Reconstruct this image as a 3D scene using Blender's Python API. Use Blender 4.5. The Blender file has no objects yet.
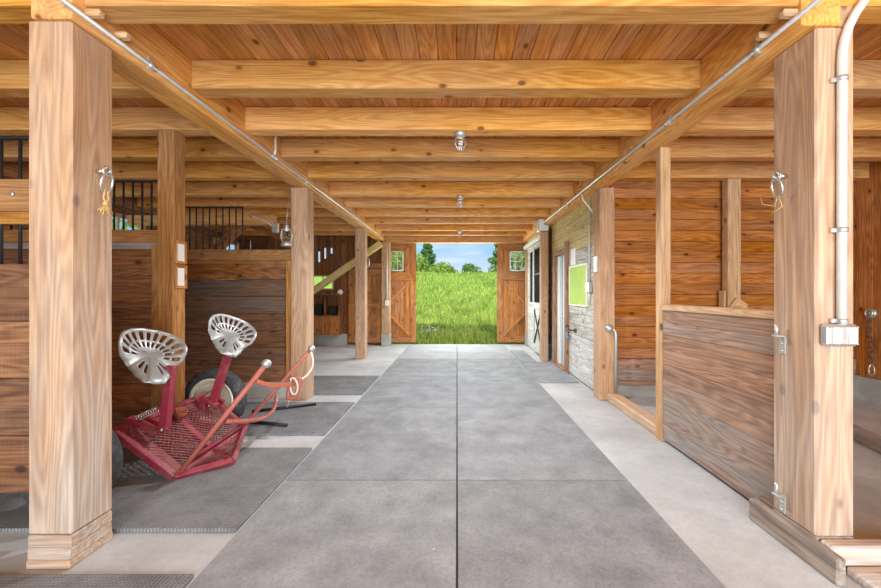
import bpy, math, random
from mathutils import Vector, Matrix
random.seed(7)
R = math.radians
H, F, CX, CY = 1.35, 411.0, 457.0, 293.0
scn = bpy.context.scene
COL = scn.collection

def P(px, py, Y):
    return Vector(((px - CX) * Y / F, Y, H - (py - CY) * Y / F))

def srgb(r, g, b):
    f = lambda c: (c / 12.92 if c <= .04045 else ((c + .055) / 1.055) ** 2.4)
    return (f(r / 255), f(g / 255), f(b / 255), 1)

# ------------------------------------------------------------------ objects
def tag(o, label=None, cat=None, group=None, kind=None):
    if label: o['label'] = label
    if cat: o['category'] = cat
    if group: o['group'] = group
    if kind: o['kind'] = kind
    return o

def thing(name, label, cat, loc=(0, 0, 0), group=None):
    o = bpy.data.objects.new(name, None)
    COL.objects.link(o)
    o.location = loc
    o.empty_display_size = .05
    return tag(o, label, cat, group)

def dup(root, offset, label=None, group=None):
    r = root.copy(); COL.objects.link(r)
    r.location = root.location + Vector(offset)
    if label: r['label'] = label
    if group: r['group'] = group
    for ch in list(root.children):
        c = ch.copy(); COL.objects.link(c); c.parent = r
        for g in list(ch.children):
            d = g.copy(); COL.objects.link(d); d.parent = c
    return r

class MB:
    def __init__(self):
        self.v, self.f, self.gc, self.bv, self.wx, self.sm = [], [], [], [], [], []
    def add(self, verts, faces, gc=None, bv=None, wx=0.0, smooth=False):
        n = len(self.v)
        self.v += [Vector(p) for p in verts]
        off = Vector((random.random() * 40, random.random() * 40, random.random() * 40))
        self.gc += [Vector(g) + off for g in (gc if gc else verts)]
        b = random.random() if bv is None else bv
        self.bv += [b] * len(verts)
        self.wx += [wx] * len(verts)
        self.f += [[i + n for i in fc] for fc in faces]
        self.sm += [smooth] * len(faces)
    def foot(self, w):  # greys the lower half: bleached wear plus cool low daylight put into the colour
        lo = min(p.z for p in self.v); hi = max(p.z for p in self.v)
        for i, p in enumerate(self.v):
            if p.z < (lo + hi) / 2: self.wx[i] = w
    def obox(self, c, size, rot=None, ch=.004, wx=0.0, bv=None, grain=None):
        a, b, d = [s / 2 for s in size]
        ch = min(ch, a * .45, b * .45, d * .45)
        loc, idx = [], {}
        for sx in (-1, 1):
            for sy in (-1, 1):
                for sz in (-1, 1):
                    idx[(sx, sy, sz)] = len(loc)
                    loc += [(sx * a, sy * (b - ch), sz * (d - ch)), (sx * (a - ch), sy * b, sz * (d - ch)),
                            (sx * (a - ch), sy * (b - ch), sz * d)]
        fs = []
        S = (-1, 1)
        for s in S:
            fs.append([idx[(s, y, z)] + 0 for y, z in ((-1, -1), (1, -1), (1, 1), (-1, 1))])
            fs.append([idx[(x, s, z)] + 1 for x, z in ((-1, -1), (1, -1), (1, 1), (-1, 1))])
            fs.append([idx[(x, y, s)] + 2 for x, y in ((-1, -1), (1, -1), (1, 1), (-1, 1))])
        for s in S:
            for t in S:
                fs.append([idx[(s, t, -1)], idx[(s, t, 1)], idx[(s, t, 1)] + 1, idx[(s, t, -1)] + 1])
                fs.append([idx[(s, -1, t)], idx[(s, 1, t)], idx[(s, 1, t)] + 2, idx[(s, -1, t)] + 2])
                fs.append([idx[(-1, s, t)] + 1, idx[(1, s, t)] + 1, idx[(1, s, t)] + 2, idx[(-1, s, t)] + 2])
        for k, i in idx.items():
            fs.append([i, i + 1, i + 2])
        out = []
        for fc in fs:
            p = [Vector(loc[i]) for i in fc]
            nrm = (p[1] - p[0]).cross(p[2] - p[0])
            cc = sum(p, Vector()) / len(p)
            out.append(fc if nrm.dot(cc) > 0 else fc[::-1])
        order = sorted(range(3), key=lambda k: -size[k])
        if grain is not None:
            order = [grain] + [k for k in order if k != grain]
        gc = [(q[order[0]], q[order[1]], q[order[2]]) for q in loc]
        M = rot if rot is not None else Matrix.Identity(3)
        c = Vector(c)
        self.add([c + M @ Vector(q) for q in loc], out, gc, bv, wx)
    def box(self, x0, x1, y0, y1, z0, z1, **k):
        self.obox(((x0 + x1) / 2, (y0 + y1) / 2, (z0 + z1) / 2), (abs(x1 - x0), abs(y1 - y0), abs(z1 - z0)), **k)
    def bar(self, p0, p1, w, h, up=(0, 0, 1), **k):
        p0, p1 = Vector(p0), Vector(p1)
        d = (p1 - p0); L = d.length; x = d / L
        u = Vector(up)
        y = u.cross(x)
        if y.length < 1e-4: y = Vector((0, 1, 0)).cross(x)
        y.normalize(); z = x.cross(y)
        M = Matrix((x, y, z)).transposed()
        self.obox((p0 + p1) / 2, (L, w, h), rot=M, **k)
    def tube(self, pts, r, n=10, cap=True, wx=0.0, closed=False, bv=None):
        pts = [Vector(p) for p in pts]
        m = len(pts)
        rs = r if isinstance(r, (list, tuple)) else [r] * m
        verts, gc, faces = [], [], []
        prev = None; L = 0
        for i, p in enumerate(pts):
            if closed:
                t = pts[(i + 1) % m] - pts[i - 1]
            else:
                t = pts[min(i + 1, m - 1)] - pts[max(i - 1, 0)]
            t.normalize()
            if prev is None:
                a = Vector((0, 0, 1)) if abs(t.z) < .9 else Vector((1, 0, 0))
                u = a.cross(t).normalized()
            else:
                u = (prev - t * prev.dot(t)).normalized()
            prev = u; w = t.cross(u)
            if i: L += (pts[i] - pts[i - 1]).length
            for k in range(n):
                an = 2 * math.pi * k / n
                q = (u * math.cos(an) + w * math.sin(an)) * rs[i]
                verts.append(p + q); gc.append((L, q.dot(u), q.dot(w)))
        for i in range(m if closed else m - 1):
            j = (i + 1) % m
            for k in range(n):
                k2 = (k + 1) % n
                faces.append([i * n + k, i * n + k2, j * n + k2, j * n + k])
        if cap and not closed:
            faces.append(list(range(n))[::-1]); faces.append([(m - 1) * n + k for k in range(n)])
        self.add(verts, faces, gc, bv, wx, smooth=True)
    def cyl(self, p0, p1, r, n=14, **k):
        self.tube([p0, p1], r, n, **k)
    def lathe(self, c, prof, axis=(0, 0, 1), n=24, mod=None, closed=False):
        ax = Vector(axis).normalized()
        a = Vector((0, 0, 1)) if abs(ax.z) < .9 else Vector((1, 0, 0))
        u = a.cross(ax).normalized(); w = ax.cross(u); c = Vector(c)
        verts, faces = [], []
        m = len(prof)
        for i, (r, z) in enumerate(prof):
            for k in range(n):
                an = 2 * math.pi * k / n
                rr = r + (mod(i, k) if mod else 0)
                verts.append(c + ax * z + (u * math.cos(an) + w * math.sin(an)) * max(rr, 1e-4))
        for i in range(m if closed else m - 1):
            j = (i + 1) % m
            for k in range(n):
                k2 = (k + 1) % n
                faces.append([i * n + k, i * n + k2, j * n + k2, j * n + k])
        self.add(verts, faces, smooth=True)
    def sphere(self, c, r, n=16, m=10, sc=(1, 1, 1)):
        c = Vector(c)
        prof = [(math.sin(math.pi * i / m) * r, -math.cos(math.pi * i / m) * r) for i in range(m + 1)]
        verts, faces = [], []
        for rr, z in prof:
            for k in range(n):
                an = 2 * math.pi * k / n
                verts.append(c + Vector((max(rr, 1e-4) * math.cos(an) * sc[0], max(rr, 1e-4) * math.sin(an) * sc[1], z * sc[2])))
        for i in range(m):
            for k in range(n):
                k2 = (k + 1) % n
                faces.append([i * n + k, i * n + k2, (i + 1) * n + k2, (i + 1) * n + k])
        self.add(verts, faces, smooth=True)
    def build(self, name, mat, parent=None, origin=None):
        xs = [p.x for p in self.v]; ys = [p.y for p in self.v]; zs = [p.z for p in self.v]
        o = Vector(origin) if origin is not None else Vector(((min(xs) + max(xs)) / 2, (min(ys) + max(ys)) / 2, min(zs)))
        me = bpy.data.meshes.new(name)
        me.from_pydata([p - o for p in self.v], [], self.f)
        at = me.attributes.new('gc', 'FLOAT_VECTOR', 'POINT')
        at.data.foreach_set('vector', [c for g in self.gc for c in g])
        for nm, arr in (('bv', self.bv), ('wx', self.wx)):
            a2 = me.attributes.new(nm, 'FLOAT', 'POINT'); a2.data.foreach_set('value', arr)
        me.polygons.foreach_set('use_smooth', self.sm)
        me.materials.append(mat)
        me.update()
        ob = bpy.data.objects.new(name, me)
        COL.objects.link(ob)
        if parent is not None:
            ob.parent = parent
            w = Vector(parent.location)
            if parent.parent is not None: w = w + Vector(parent.parent.location)
            ob.location = o - w
        else:
            ob.location = o
        return ob

def one(name, mb, mat, label, cat, group=None):
    return tag(mb.build(name, mat), label, cat, group)

def struct(name, mb, mat, parent=None, label=None):
    o = mb.build(name, mat, parent)
    if parent is None: o['kind'] = 'structure'
    if label: o['label'] = label
    return o

# ------------------------------------------------------------------ materials
class NT:
    def __init__(self, name):
        self.m = bpy.data.materials.new(name); self.m.use_nodes = True
        self.t = self.m.node_tree; self.t.nodes.clear()
        self.out = self.n('ShaderNodeOutputMaterial'); self.b = self.n('ShaderNodeBsdfPrincipled')
        self.l(self.b.outputs[0], self.out.inputs[0])
    def n(self, ty, **k):
        nd = self.t.nodes.new(ty)
        for a, b in k.items(): setattr(nd, a, b)
        return nd
    def l(self, a, b): self.t.links.new(a, b)
    def attr(self, nm): return self.n('ShaderNodeAttribute', attribute_name=nm)
    def vmul(self, v, s):
        nd = self.n('ShaderNodeVectorMath', operation='MULTIPLY'); self.l(v, nd.inputs[0]); nd.inputs[1].default_value = s
        return nd.outputs[0]
    def math(self, op, a, b=None, c=None):
        nd = self.n('ShaderNodeMath', operation=op)
        for i, x in enumerate((a, b, c)):
            if x is None: continue
            if isinstance(x, (int, float)): nd.inputs[i].default_value = x
            else: self.l(x, nd.inputs[i])
        return nd.outputs[0]
    def noise(self, v, scale, detail=4, rough=.55, dist=0):
        nd = self.n('ShaderNodeTexNoise'); self.l(v, nd.inputs['Vector'])
        nd.inputs['Scale'].default_value = scale; nd.inputs['Detail'].default_value = detail
        nd.inputs['Roughness'].default_value = rough; nd.inputs['Distortion'].default_value = dist
        return nd.outputs['Fac']
    def rng(self, v, a, b, c=0, d=1):
        nd = self.n('ShaderNodeMapRange'); self.l(v, nd.inputs[0])
        for i, x in enumerate((a, b, c, d)): nd.inputs[i + 1].default_value = x
        return nd.outputs[0]
    def mix(self, f, a, b, mode='MIX'):
        nd = self.n('ShaderNodeMix', data_type='RGBA', blend_type=mode)
        for s, x in ((nd.inputs[0], f), (nd.inputs[6], a), (nd.inputs[7], b)):
            if isinstance(x, (int, float)): s.default_value = x
            elif isinstance(x, tuple): s.default_value = x
            else: self.l(x, s)
        return nd.outputs[2]
    def bump(self, h, strength, dist=.01):
        nd = self.n('ShaderNodeBump'); nd.inputs['Strength'].default_value = strength; nd.inputs['Distance'].default_value = dist
        self.l(h, nd.inputs['Height']); self.l(nd.outputs[0], self.b.inputs['Normal'])

def wood(name, light, dark, grey, rough=.75, knots=.55, vary=.35, grain=1.0, bump=.35, stain=0.35):
    t = NT(name)
    gc = t.attr('gc').outputs['Vector']; bv = t.attr('bv').outputs['Fac']; wx = t.attr('wx').outputs['Fac']
    warp = t.noise(t.vmul(gc, (1.3, 5, 5)), 1, 2)
    big = t.noise(t.vmul(gc, (1.1, 20 * grain, 20 * grain)), 1, 4, .6, 1.6)
    rings = t.noise(t.vmul(gc, (2.2, 90, 90)), 1, 3, .6, .6)
    fib = t.noise(t.vmul(gc, (9, 420, 420)), 1, 2, .6)
    saw = t.noise(t.vmul(gc, (260, 6, 6)), 1, 1, .5)
    cn = t.noise(t.vmul(gc, (.55, 5.5, 5.5)), 1, 1.5, .5)
    cath = t.math('MULTIPLY_ADD', t.math('SINE', t.math('MULTIPLY', cn, 110)), .5, .5)
    f1 = t.rng(t.math('ADD', t.math('MULTIPLY', big, .5), t.math('ADD', t.math('MULTIPLY', rings, .35), t.math('MULTIPLY', cath, .15))), .34, .66)
    col = t.mix(f1, dark, light)
    col = t.mix(t.rng(fib, .35, .62, .22, 0), col, tuple(c * .45 for c in dark[:3]) + (1,))
    col = t.mix(t.rng(saw, .55, .72, 0, .05), col, (.9, .85, .78, 1))
    # grain lines turn darker and redder in patches
    pat = t.noise(t.vmul(gc, (1.4, 7, 7)), 1, 3, .6)
    col = t.mix(t.rng(pat, .5, .72, 0, stain), col, tuple(c * .55 for c in dark[:3]) + (1,))
    # knots
    vo = t.n('ShaderNodeTexVoronoi'); t.l(t.vmul(gc, (3.6, 6.0, 6.0)), vo.inputs['Vector']); vo.inputs['Scale'].default_value = 1
    sep = t.n('ShaderNodeSeparateColor'); t.l(vo.outputs['Color'], sep.inputs[0])
    on = t.math('GREATER_THAN', sep.outputs[0], 1 - knots)
    kd = t.math('ADD', vo.outputs['Distance'], t.math('MULTIPLY', t.math('SUBTRACT', warp, .5), .06))
    kn = t.math('MULTIPLY', on, t.rng(kd, .08, .15, 1, 0))
    halo = t.math('MULTIPLY', on, t.rng(kd, .12, .34, .35, 0))
    col = t.mix(halo, col, dark)
    col = t.mix(t.math('MULTIPLY', kn, .85), col, tuple(c * .22 for c in dark[:3]) + (1,))
    # per board brightness
    br = t.rng(bv, 0, 1, 1 - vary / 2, 1 + vary / 2)
    hsv = t.n('ShaderNodeHueSaturation'); t.l(br, hsv.inputs['Value']); t.l(col, hsv.inputs['Color'])
    t.l(t.rng(t.noise(t.vmul(gc, (.5, .5, .5)), 1, 1), .3, .7, .9, 1.08), hsv.inputs['Saturation'])
    col = hsv.outputs[0]
    # weathered grey boards; on the lower posts also painted cool light
    wn = t.noise(t.vmul(gc, (1.1, 9, 9)), 1, 5, .65)
    wf = t.math('MULTIPLY', t.rng(wn, .3, .62, .25, 1), wx)
    gcol = t.mix(f1, tuple(c * .55 for c in grey[:3]) + (1,), grey)
    col = t.mix(wf, col, gcol)
    t.l(col, t.b.inputs['Base Color'])
    t.b.inputs['Roughness'].default_value = rough
    t.b.inputs['Specular IOR Level'].default_value = .25
    hh = t.math('ADD', t.math('MULTIPLY', fib, .5), t.math('ADD', t.math('MULTIPLY', rings, .6), t.math('ADD', t.math('MULTIPLY', saw, .35), t.math('MULTIPLY', kn, -.8))))
    t.bump(hh, bump, .004)
    return t.m

W_JOIST = wood('fir_joist', srgb(234, 182, 108), srgb(196, 130, 62), srgb(198, 182, 158), knots=.7, stain=.35)
W_CEIL = wood('fir_ceiling', srgb(226, 164, 92), srgb(182, 114, 54), srgb(180, 150, 110), knots=.3, vary=.28)
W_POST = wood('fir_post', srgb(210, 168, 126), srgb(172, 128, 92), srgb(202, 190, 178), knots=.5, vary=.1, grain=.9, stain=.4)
W_STALL = wood('stall_board', srgb(166, 112, 68), srgb(98, 60, 34), srgb(112, 102, 94), knots=.6, vary=.5)
W_STALL2 = wood('stained_board', srgb(210, 138, 66), srgb(144, 82, 32), srgb(130, 110, 95), knots=.9, vary=.3)
W_HALF = wood('kick_board', srgb(190, 142, 106), srgb(128, 90, 66), srgb(172, 166, 160), knots=.7, vary=.25, stain=.5)
W_WASH = wood('whitewashed_board', srgb(212, 210, 198), srgb(140, 136, 122), srgb(238, 240, 238), knots=.7, vary=.4, stain=.6)
W_RAW_BOUNCE = wood('raw_board_bounce', srgb(232, 216, 152), srgb(188, 168, 104), srgb(190, 185, 170), knots=.9, vary=.25)  # raw wood with the yellow-green grass bounce put into its colour
W_DOOR = wood('cedar_door', srgb(216, 154, 94), srgb(156, 98, 52), srgb(140, 120, 100), knots=.9, vary=.3)
W_RAIL = wood('stall_rail', srgb(196, 144, 86), srgb(142, 94, 48), srgb(150, 130, 110), knots=.7, vary=.3)
W_OLD = wood('old_timber', srgb(164, 136, 112), srgb(100, 78, 60), srgb(184, 176, 168), knots=.4, vary=.2, stain=.5)
W_PALE = wood('pale_stud', srgb(226, 192, 148), srgb(184, 138, 92), srgb(222, 214, 206), knots=.6, vary=.1, stain=.25)

def plain(name, col, rough=.5, metal=0.0, var=.12, scale=30, bump=0.0, spec=.5, dirt=None, dirtamt=.5, dscale=7):
    t = NT(name)
    tc = t.n('ShaderNodeTexCoord').outputs['Object']
    nz = t.noise(tc, scale, 4)
    c = t.mix(t.rng(nz, .3, .7), tuple(x * (1 - var) for x in col[:3]) + (1,), tuple(min(1, x * (1 + var)) for x in col[:3]) + (1,))
    if dirt:
        c = t.mix(t.rng(t.noise(tc, dscale, 5, .65), .5, .68, 0, dirtamt), c, dirt)
    t.l(c, t.b.inputs['Base Color'])
    t.b.inputs['Roughness'].default_value = rough; t.b.inputs['Metallic'].default_value = metal
    t.b.inputs['Specular IOR Level'].default_value = spec
    if bump: t.bump(nz, bump, .005)
    return t.m

M_GALV = plain('galvanised_steel', srgb(206, 208, 206), .42, .75, .1, 60)
M_STEEL = plain('bright_steel', srgb(205, 205, 200), .3, .9, .08, 40)
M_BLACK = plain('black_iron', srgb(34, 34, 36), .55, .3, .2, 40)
M_RED = plain('worn_red_paint', srgb(144, 40, 60), .5, 0, .18, 18, dirt=srgb(140, 92, 84), dirtamt=.75, dscale=8)
M_REDDIRT = plain('dusty_red_paint', srgb(132, 58, 62), .65, 0, .2, 18, dirt=srgb(132, 108, 98), dirtamt=.9, dscale=6)
M_SALMON = plain('faded_red_paint', srgb(178, 100, 88), .55, 0, .12, 22, dirt=srgb(160, 92, 70), dirtamt=.6, dscale=14)
M_RUST = plain('rusty_iron', srgb(112, 78, 62), .7, .2, .3, 40)
M_SEAT = plain('silver_painted_steel', srgb(164, 168, 168), .38, .5, .08, 30, dirt=srgb(128, 124, 118), dirtamt=.5, dscale=14)
M_TYRE = plain('black_rubber_tyre', srgb(58, 60, 64), .8, 0, .3, 40, .3, dirt=srgb(120, 116, 110), dirtamt=.5, dscale=22)
M_RIM = plain('cream_painted_rim', srgb(226, 222, 200), .45, 0, .06, 20, dirt=srgb(150, 140, 120), dirtamt=.4)
M_CONDUIT = plain('white_conduit', srgb(222, 222, 214), .4, .2, .05, 30)
M_WHITE = plain('white_plastic', srgb(232, 230, 224), .45, 0, .04, 20)
M_PAPER = plain('white_paper', srgb(240, 240, 236), .8, 0, .03, 20)
M_ROPE = plain('pale_rope', srgb(226, 220, 206), .9, 0, .12, 160, .3)
M_TWINE = plain('straw_twine', srgb(212, 178, 110), .9, 0, .2, 120)
M_BOARD = plain('board_grass_reflection', srgb(176, 204, 104), .8, 0, .08, 4, spec=.15)  # green reflection of the grass painted as base colour
M_GREYDOOR = plain('pale_blue_grey_paint', srgb(186, 200, 206), .4, 0, .05, 6)
M_DARKIN = plain('dark_interior_board', srgb(70, 54, 44), .85, 0, .3, 12)
M_TEAL = plain('turquoise_plastic', srgb(40, 150, 170), .4)
M_CUP = plain('orange_rusted_can', srgb(150, 78, 52), .6, 0, .3, 40)
M_PINK = plain('pinkish_house_paint', srgb(190, 140, 140), .8)

def concrete(name, c1, c2):
    t = NT(name)
    tc = t.n('ShaderNodeTexCoord').outputs['Object']
    a = t.noise(tc, 1.3, 6, .6); b = t.noise(tc, 28, 5, .6); c = t.noise(t.vmul(tc, (1, 1, 1)), 190, 2)
    col = t.mix(t.rng(a, .35, .65), c2, c1)
    col = t.mix(t.rng(b, .35, .7, 0, .3), col, tuple(x * .75 for x in c2[:3]) + (1,))
    col = t.mix(t.rng(c, .62, .7, 0, .5), col, tuple(x * .6 for x in c2[:3]) + (1,))
    t.l(col, t.b.inputs['Base Color']); t.b.inputs['Roughness'].default_value = .75
    t.b.inputs['Specular IOR Level'].default_value = .3
    t.bump(b, .25, .003)
    return t.m
M_CONC = concrete('pale_concrete', srgb(206, 210, 212), srgb(172, 176, 178))
M_FOOT = concrete('footing_concrete', srgb(190, 190, 182), srgb(150, 150, 142))

def rubber(name, c1, c2, rib=None):
    t = NT(name)
    gc = t.attr('gc').outputs['Vector']
    tc = t.n('ShaderNodeTexCoord').outputs['Object']
    oi = t.n('ShaderNodeObjectInfo').outputs['Random']
    a = t.noise(gc, 3.2, 7, .68, .15); b = t.noise(gc, 45, 4); c = t.noise(gc, 260, 2)
    col = t.mix(t.rng(a, .35, .68), c2, c1)
    col = t.mix(t.rng(b, .45, .75, 0, .35), col, tuple(x * .55 for x in c2[:3]) + (1,))
    col = t.mix(t.rng(c, .60, .70, 0, .55), col, tuple(min(1, x * 1.9) for x in c1[:3]) + (1,))
    vo = t.n('ShaderNodeTexVoronoi'); t.l(gc, vo.inputs['Vector']); vo.inputs['Scale'].default_value = 5.5
    sp = t.n('ShaderNodeSeparateColor'); t.l(vo.outputs['Color'], sp.inputs[0])
    chip = t.math('MULTIPLY', t.math('GREATER_THAN', sp.outputs[0], .8), t.rng(vo.outputs['Distance'], .02, .045, .7, 0))
    col = t.mix(chip, col, (.75, .74, .72, 1))
    h = t.math('ADD', c, b)
    if rib:
        sx = t.n('ShaderNodeSeparateXYZ'); t.l(tc, sx.inputs[0])
        wv = t.math('SINE', t.math('MULTIPLY', sx.outputs[rib[0]], rib[1]))
        w2 = t.math('SINE', t.math('MULTIPLY', sx.outputs[1 - rib[0]], rib[1]))
        wv = t.math('ADD', wv, t.math('MULTIPLY', w2, rib[2]))
        h = t.math('ADD', t.math('MULTIPLY', h, .4), wv)
        col = t.mix(t.rng(wv, -.9, -.2, .55, 0), col, tuple(x * .35 for x in c2[:3]) + (1,))
    hs = t.n('ShaderNodeHueSaturation'); t.l(t.rng(oi, 0, 1, .92, 1.08), hs.inputs['Value']); t.l(col, hs.inputs['Color'])
    t.l(hs.outputs[0], t.b.inputs['Base Color']); t.b.inputs['Roughness'].default_value = .8
    t.b.inputs['Specular IOR Level'].default_value = .2
    t.bump(h, .35, .004)
    return t.m
M_MAT = rubber('aisle_rubber', srgb(158, 162, 166), srgb(126, 130, 134), None)
M_MATP = rubber('pale_rubber', srgb(172, 175, 178), srgb(144, 147, 150), None)  # paler grey used for the farthest aisle rows
M_RIB = rubber('ribbed_rubber', srgb(150, 153, 156), srgb(114, 117, 121), (0, 330, .5))

def glass(name):
    t = NT(name)
    t.b.inputs['Base Color'].default_value = (.93, .95, .95, 1)
    t.b.inputs['Transmission Weight'].default_value = 1; t.b.inputs['Roughness'].default_value = .05
    t.b.inputs['IOR'].default_value = 1.2
    return t.m
M_GLASS = glass('lamp_glass')
def pane_mat():
    t = NT('window_pane')
    tr = t.n('ShaderNodeBsdfTransparent'); gl = t.n('ShaderNodeBsdfGlossy'); gl.inputs['Roughness'].default_value = .05
    mx = t.n('ShaderNodeMixShader'); mx.inputs[0].default_value = .08
    t.l(tr.outputs[0], mx.inputs[1]); t.l(gl.outputs[0], mx.inputs[2]); t.l(mx.outputs[0], t.out.inputs[0])
    return t.m
M_PANE = pane_mat()

def leafy(name, c1, c2, transl=.35):
    t = NT(name)
    bv = t.attr('bv').outputs['Fac']
    tc = t.n('ShaderNodeTexCoord').outputs['Object']
    f = t.math('ADD', t.math('MULTIPLY', bv, .6), t.math('MULTIPLY', t.noise(tc, .55, 3), .4))
    col = t.mix(t.rng(f, .2, .8), c2, c1)
    t.l(col, t.b.inputs['Base Color']); t.b.inputs['Roughness'].default_value = .6
    t.b.inputs['Specular IOR Level'].default_value = .2
    tl = t.n('ShaderNodeBsdfTranslucent'); t.l(col, tl.inputs[0])
    mx = t.n('ShaderNodeMixShader'); mx.inputs[0].default_value = transl
    t.l(t.b.outputs[0], mx.inputs[1]); t.l(tl.outputs[0], mx.inputs[2]); t.l(mx.outputs[0], t.out.inputs[0])
    return t.m
M_GRASS = leafy('meadow_grass', srgb(236, 242, 130), srgb(74, 126, 34))
M_SOIL = plain('field_ground', srgb(150, 180, 66), .9, 0, .25, 2)
M_FIR = leafy('fir_needles', srgb(134, 168, 92), srgb(70, 108, 54), .4)
M_LEAF = leafy('bush_leaves', srgb(212, 222, 122), srgb(122, 158, 64), .5)
M_LEAFD = leafy('tree_leaves', srgb(166, 194, 112), srgb(90, 130, 62), .45)
M_BARK = plain('bark', srgb(96, 80, 64), .9)
M_PETAL = plain('white_petals', srgb(240, 240, 236), .8)

# ------------------------------------------------------------------ board helpers
def cuts(lo, hi, holes):
    segs = [(lo, hi)]
    for a, b in holes:
        nxt = []
        for s, e in segs:
            if b <= s or a >= e: nxt.append((s, e)); continue
            if a > s: nxt.append((s, a))
            if b < e: nxt.append((b, e))
        segs = nxt
    return [(s, e) for s, e in segs if e - s > .01]

def hboards(mb, axis, u0, u1, t0, t1, z0, z1, bh, holes=(), gap=.003, wxf=None, split=None, ch=.005):
    """horizontal boards stacked from z0 to z1; axis 'x' or 'y' is the run of the boards"""
    n = max(1, round((z1 - z0) / bh)); hgt = (z1 - z0) / n
    zs = [z0 + i * hgt for i in range(n + 1)]
    for i in range(n):
        a, b = zs[i], zs[i + 1]
        br = sorted({a, b, *[z for h in holes for z in (h[2], h[3]) if a + .01 < z < b - .01]})
        for k in range(len(br) - 1):
            za, zb = br[k], br[k + 1]
            zm = (za + zb) / 2
            hs = [(h[0], h[1]) for h in holes if h[2] < zm < h[3]]
            segs = cuts(u0, u1, hs)
            if split:
                s2 = []
                for s, e in segs:
                    if e - s > split:
                        c = s + (e - s) * random.uniform(.35, .65); s2 += [(s, c - gap / 2), (c + gap / 2, e)]
                    else: s2.append((s, e))
                segs = s2
            for s, e in segs:
                w = wxf(zm) if wxf else 0
                if axis == 'x': mb.box(s, e, t0, t1, za + gap / 2, zb - gap / 2, wx=w, ch=ch, grain=0)
                else: mb.box(t0, t1, s, e, za + gap / 2, zb - gap / 2, wx=w, ch=ch, grain=1)

def vboards(mb, axis, u0, u1, t0, t1, z0, z1, bw, holes=(), gap=.004, wxf=None, ch=.005):
    n = max(1, round((u1 - u0) / bw)); w_ = (u1 - u0) / n
    for i in range(n):
        a, b = u0 + i * w_, u0 + (i + 1) * w_
        br = sorted({a, b, *[u for h in holes for u in (h[0], h[1]) if a + .005 < u < b - .005]})
        for k in range(len(br) - 1):
            ua, ub = br[k], br[k + 1]; um = (ua + ub) / 2
            for s, e in cuts(z0, z1, [(h[2], h[3]) for h in holes if h[0] < um < h[1]]):
                w = wxf(um) if wxf else 0
                if axis == 'x': mb.box(ua + gap / 2, ub - gap / 2, t0, t1, s, e, wx=w, ch=ch, grain=2)
                else: mb.box(t0, t1, ua + gap / 2, ub - gap / 2, s, e, wx=w, ch=ch, grain=2)

# ------------------------------------------------------------------ setting
YB = 10.75      # back wall face
XL, XR = -5.4, 5.14
ZC = 2.99       # ceiling boards
ZJ = 2.786      # joist undersides
ZB = 2.68       # beam undersides
LI, LO = -1.865, -2.065     # cart-side beam
RI, RO = 1.71, 1.905        # half-wall-side beam

m = MB(); m.box(XL - .3, XR + .3, -4, 10.86, -.2, 0, ch=.002); FLOOR = struct('floor', m, M_CONC)

m = MB()
n = 84; w = (XR - XL + .2) / n
for i in range(n):
    x = XL - .1 + i * w
    m.box(x + .0015, x + w - .0015, -4, 10.9, ZC, ZC + .03, ch=.005, grain=1)
m.box(XL - .4, XR + .4, -4, 10.95, ZC + .031, ZC + .2)
struct('ceiling', m, W_CEIL)

# cart-side outer wall with two windows
WIN_L = [(6.05, 7.1, 1.55, 2.62), (9.1, 10.15, 1.55, 2.58)]
m = MB(); hboards(m, 'y', -4, YB, XL - .05, XL, .3, ZC, .2, WIN_L, split=4)
m.box(XL - .02, XL + .12, -4, YB, 2.72, ZC)
struct('wall_left', m, W_STALL)
m = MB(); m.box(XL - .1, XL + .05, -4, YB, 0, .3); struct('baseboard_left', m, M_FOOT)
for k, (a, b, c, d) in enumerate(WIN_L):
    fr = MB()
    for y in (a, b - .06): fr.box(XL - .07, XL + .03, y, y + .06, c, d)
    for z in (c, d - .06): fr.box(XL - .07, XL + .03, a + .06, b - .06, z, z + .06)
    fr.box(XL - .04, XL - .01, (a + b) / 2 - .02, (a + b) / 2 + .02, c + .06, d - .06)
    o = struct('window_%d' % (k + 1), fr, W_PALE)
    pn = MB(); pn.box(XL - .035, XL - .03, a + .05, b - .05, c + .05, d - .05, ch=.001); pn.build('pane', M_PANE, o)

# half-wall-side outer wall
m = MB(); vboards(m, 'y', -4, YB, XR, XR + .04, .3, ZC, .19); struct('wall_right', m, W_STALL2)
m = MB(); m.box(XR - .06, XR + .1, -4, YB, 0, .3); struct('baseboard_right', m, M_FOOT)

# back wall with the door opening, three light slits and a small window
XO0, XO1 = -1.73, 1.80
slits = []
for px, ya, yb in ((319, 251.5, 262), (325, 248, 258.5), (331.4, 248, 253.5)):
    p, q = P(px - .9, yb, YB), P(px + .9, ya, YB); slits.append((p.x, q.x, p.z, q.z))
wb = (-3.80, -3.22, 1.43, 1.82)
m = MB()
vboards(m, 'x', XL, XO0 - .2, YB, YB + .04, .02, ZC, .16, slits + [wb])
vboards(m, 'x', XO0 - .2, XO0, YB, YB + .04, .02, ZC, .2)
struct('wall_back', m, W_STALL)
m = MB(); m.box(XO0 - .2, XR, YB - .12, YB + .06, 2.655, ZC, grain=0)
struct('trim_1', m, W_JOIST)
m = MB()
for z in (wb[2], wb[3] - .04): m.box(wb[0], wb[1], YB - .01, YB + .06, z, z + .04)
for x in (wb[0], wb[1] - .04): m.box(x, x + .04, YB - .01, YB + .06, wb[2] + .04, wb[3] - .04)
m.box((wb[0] + wb[1]) / 2 - .012, (wb[0] + wb[1]) / 2 + .012, YB + .01, YB + .03, wb[2] + .04, wb[3] - .04)
o = struct('window_3', m, W_PALE)
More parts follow.
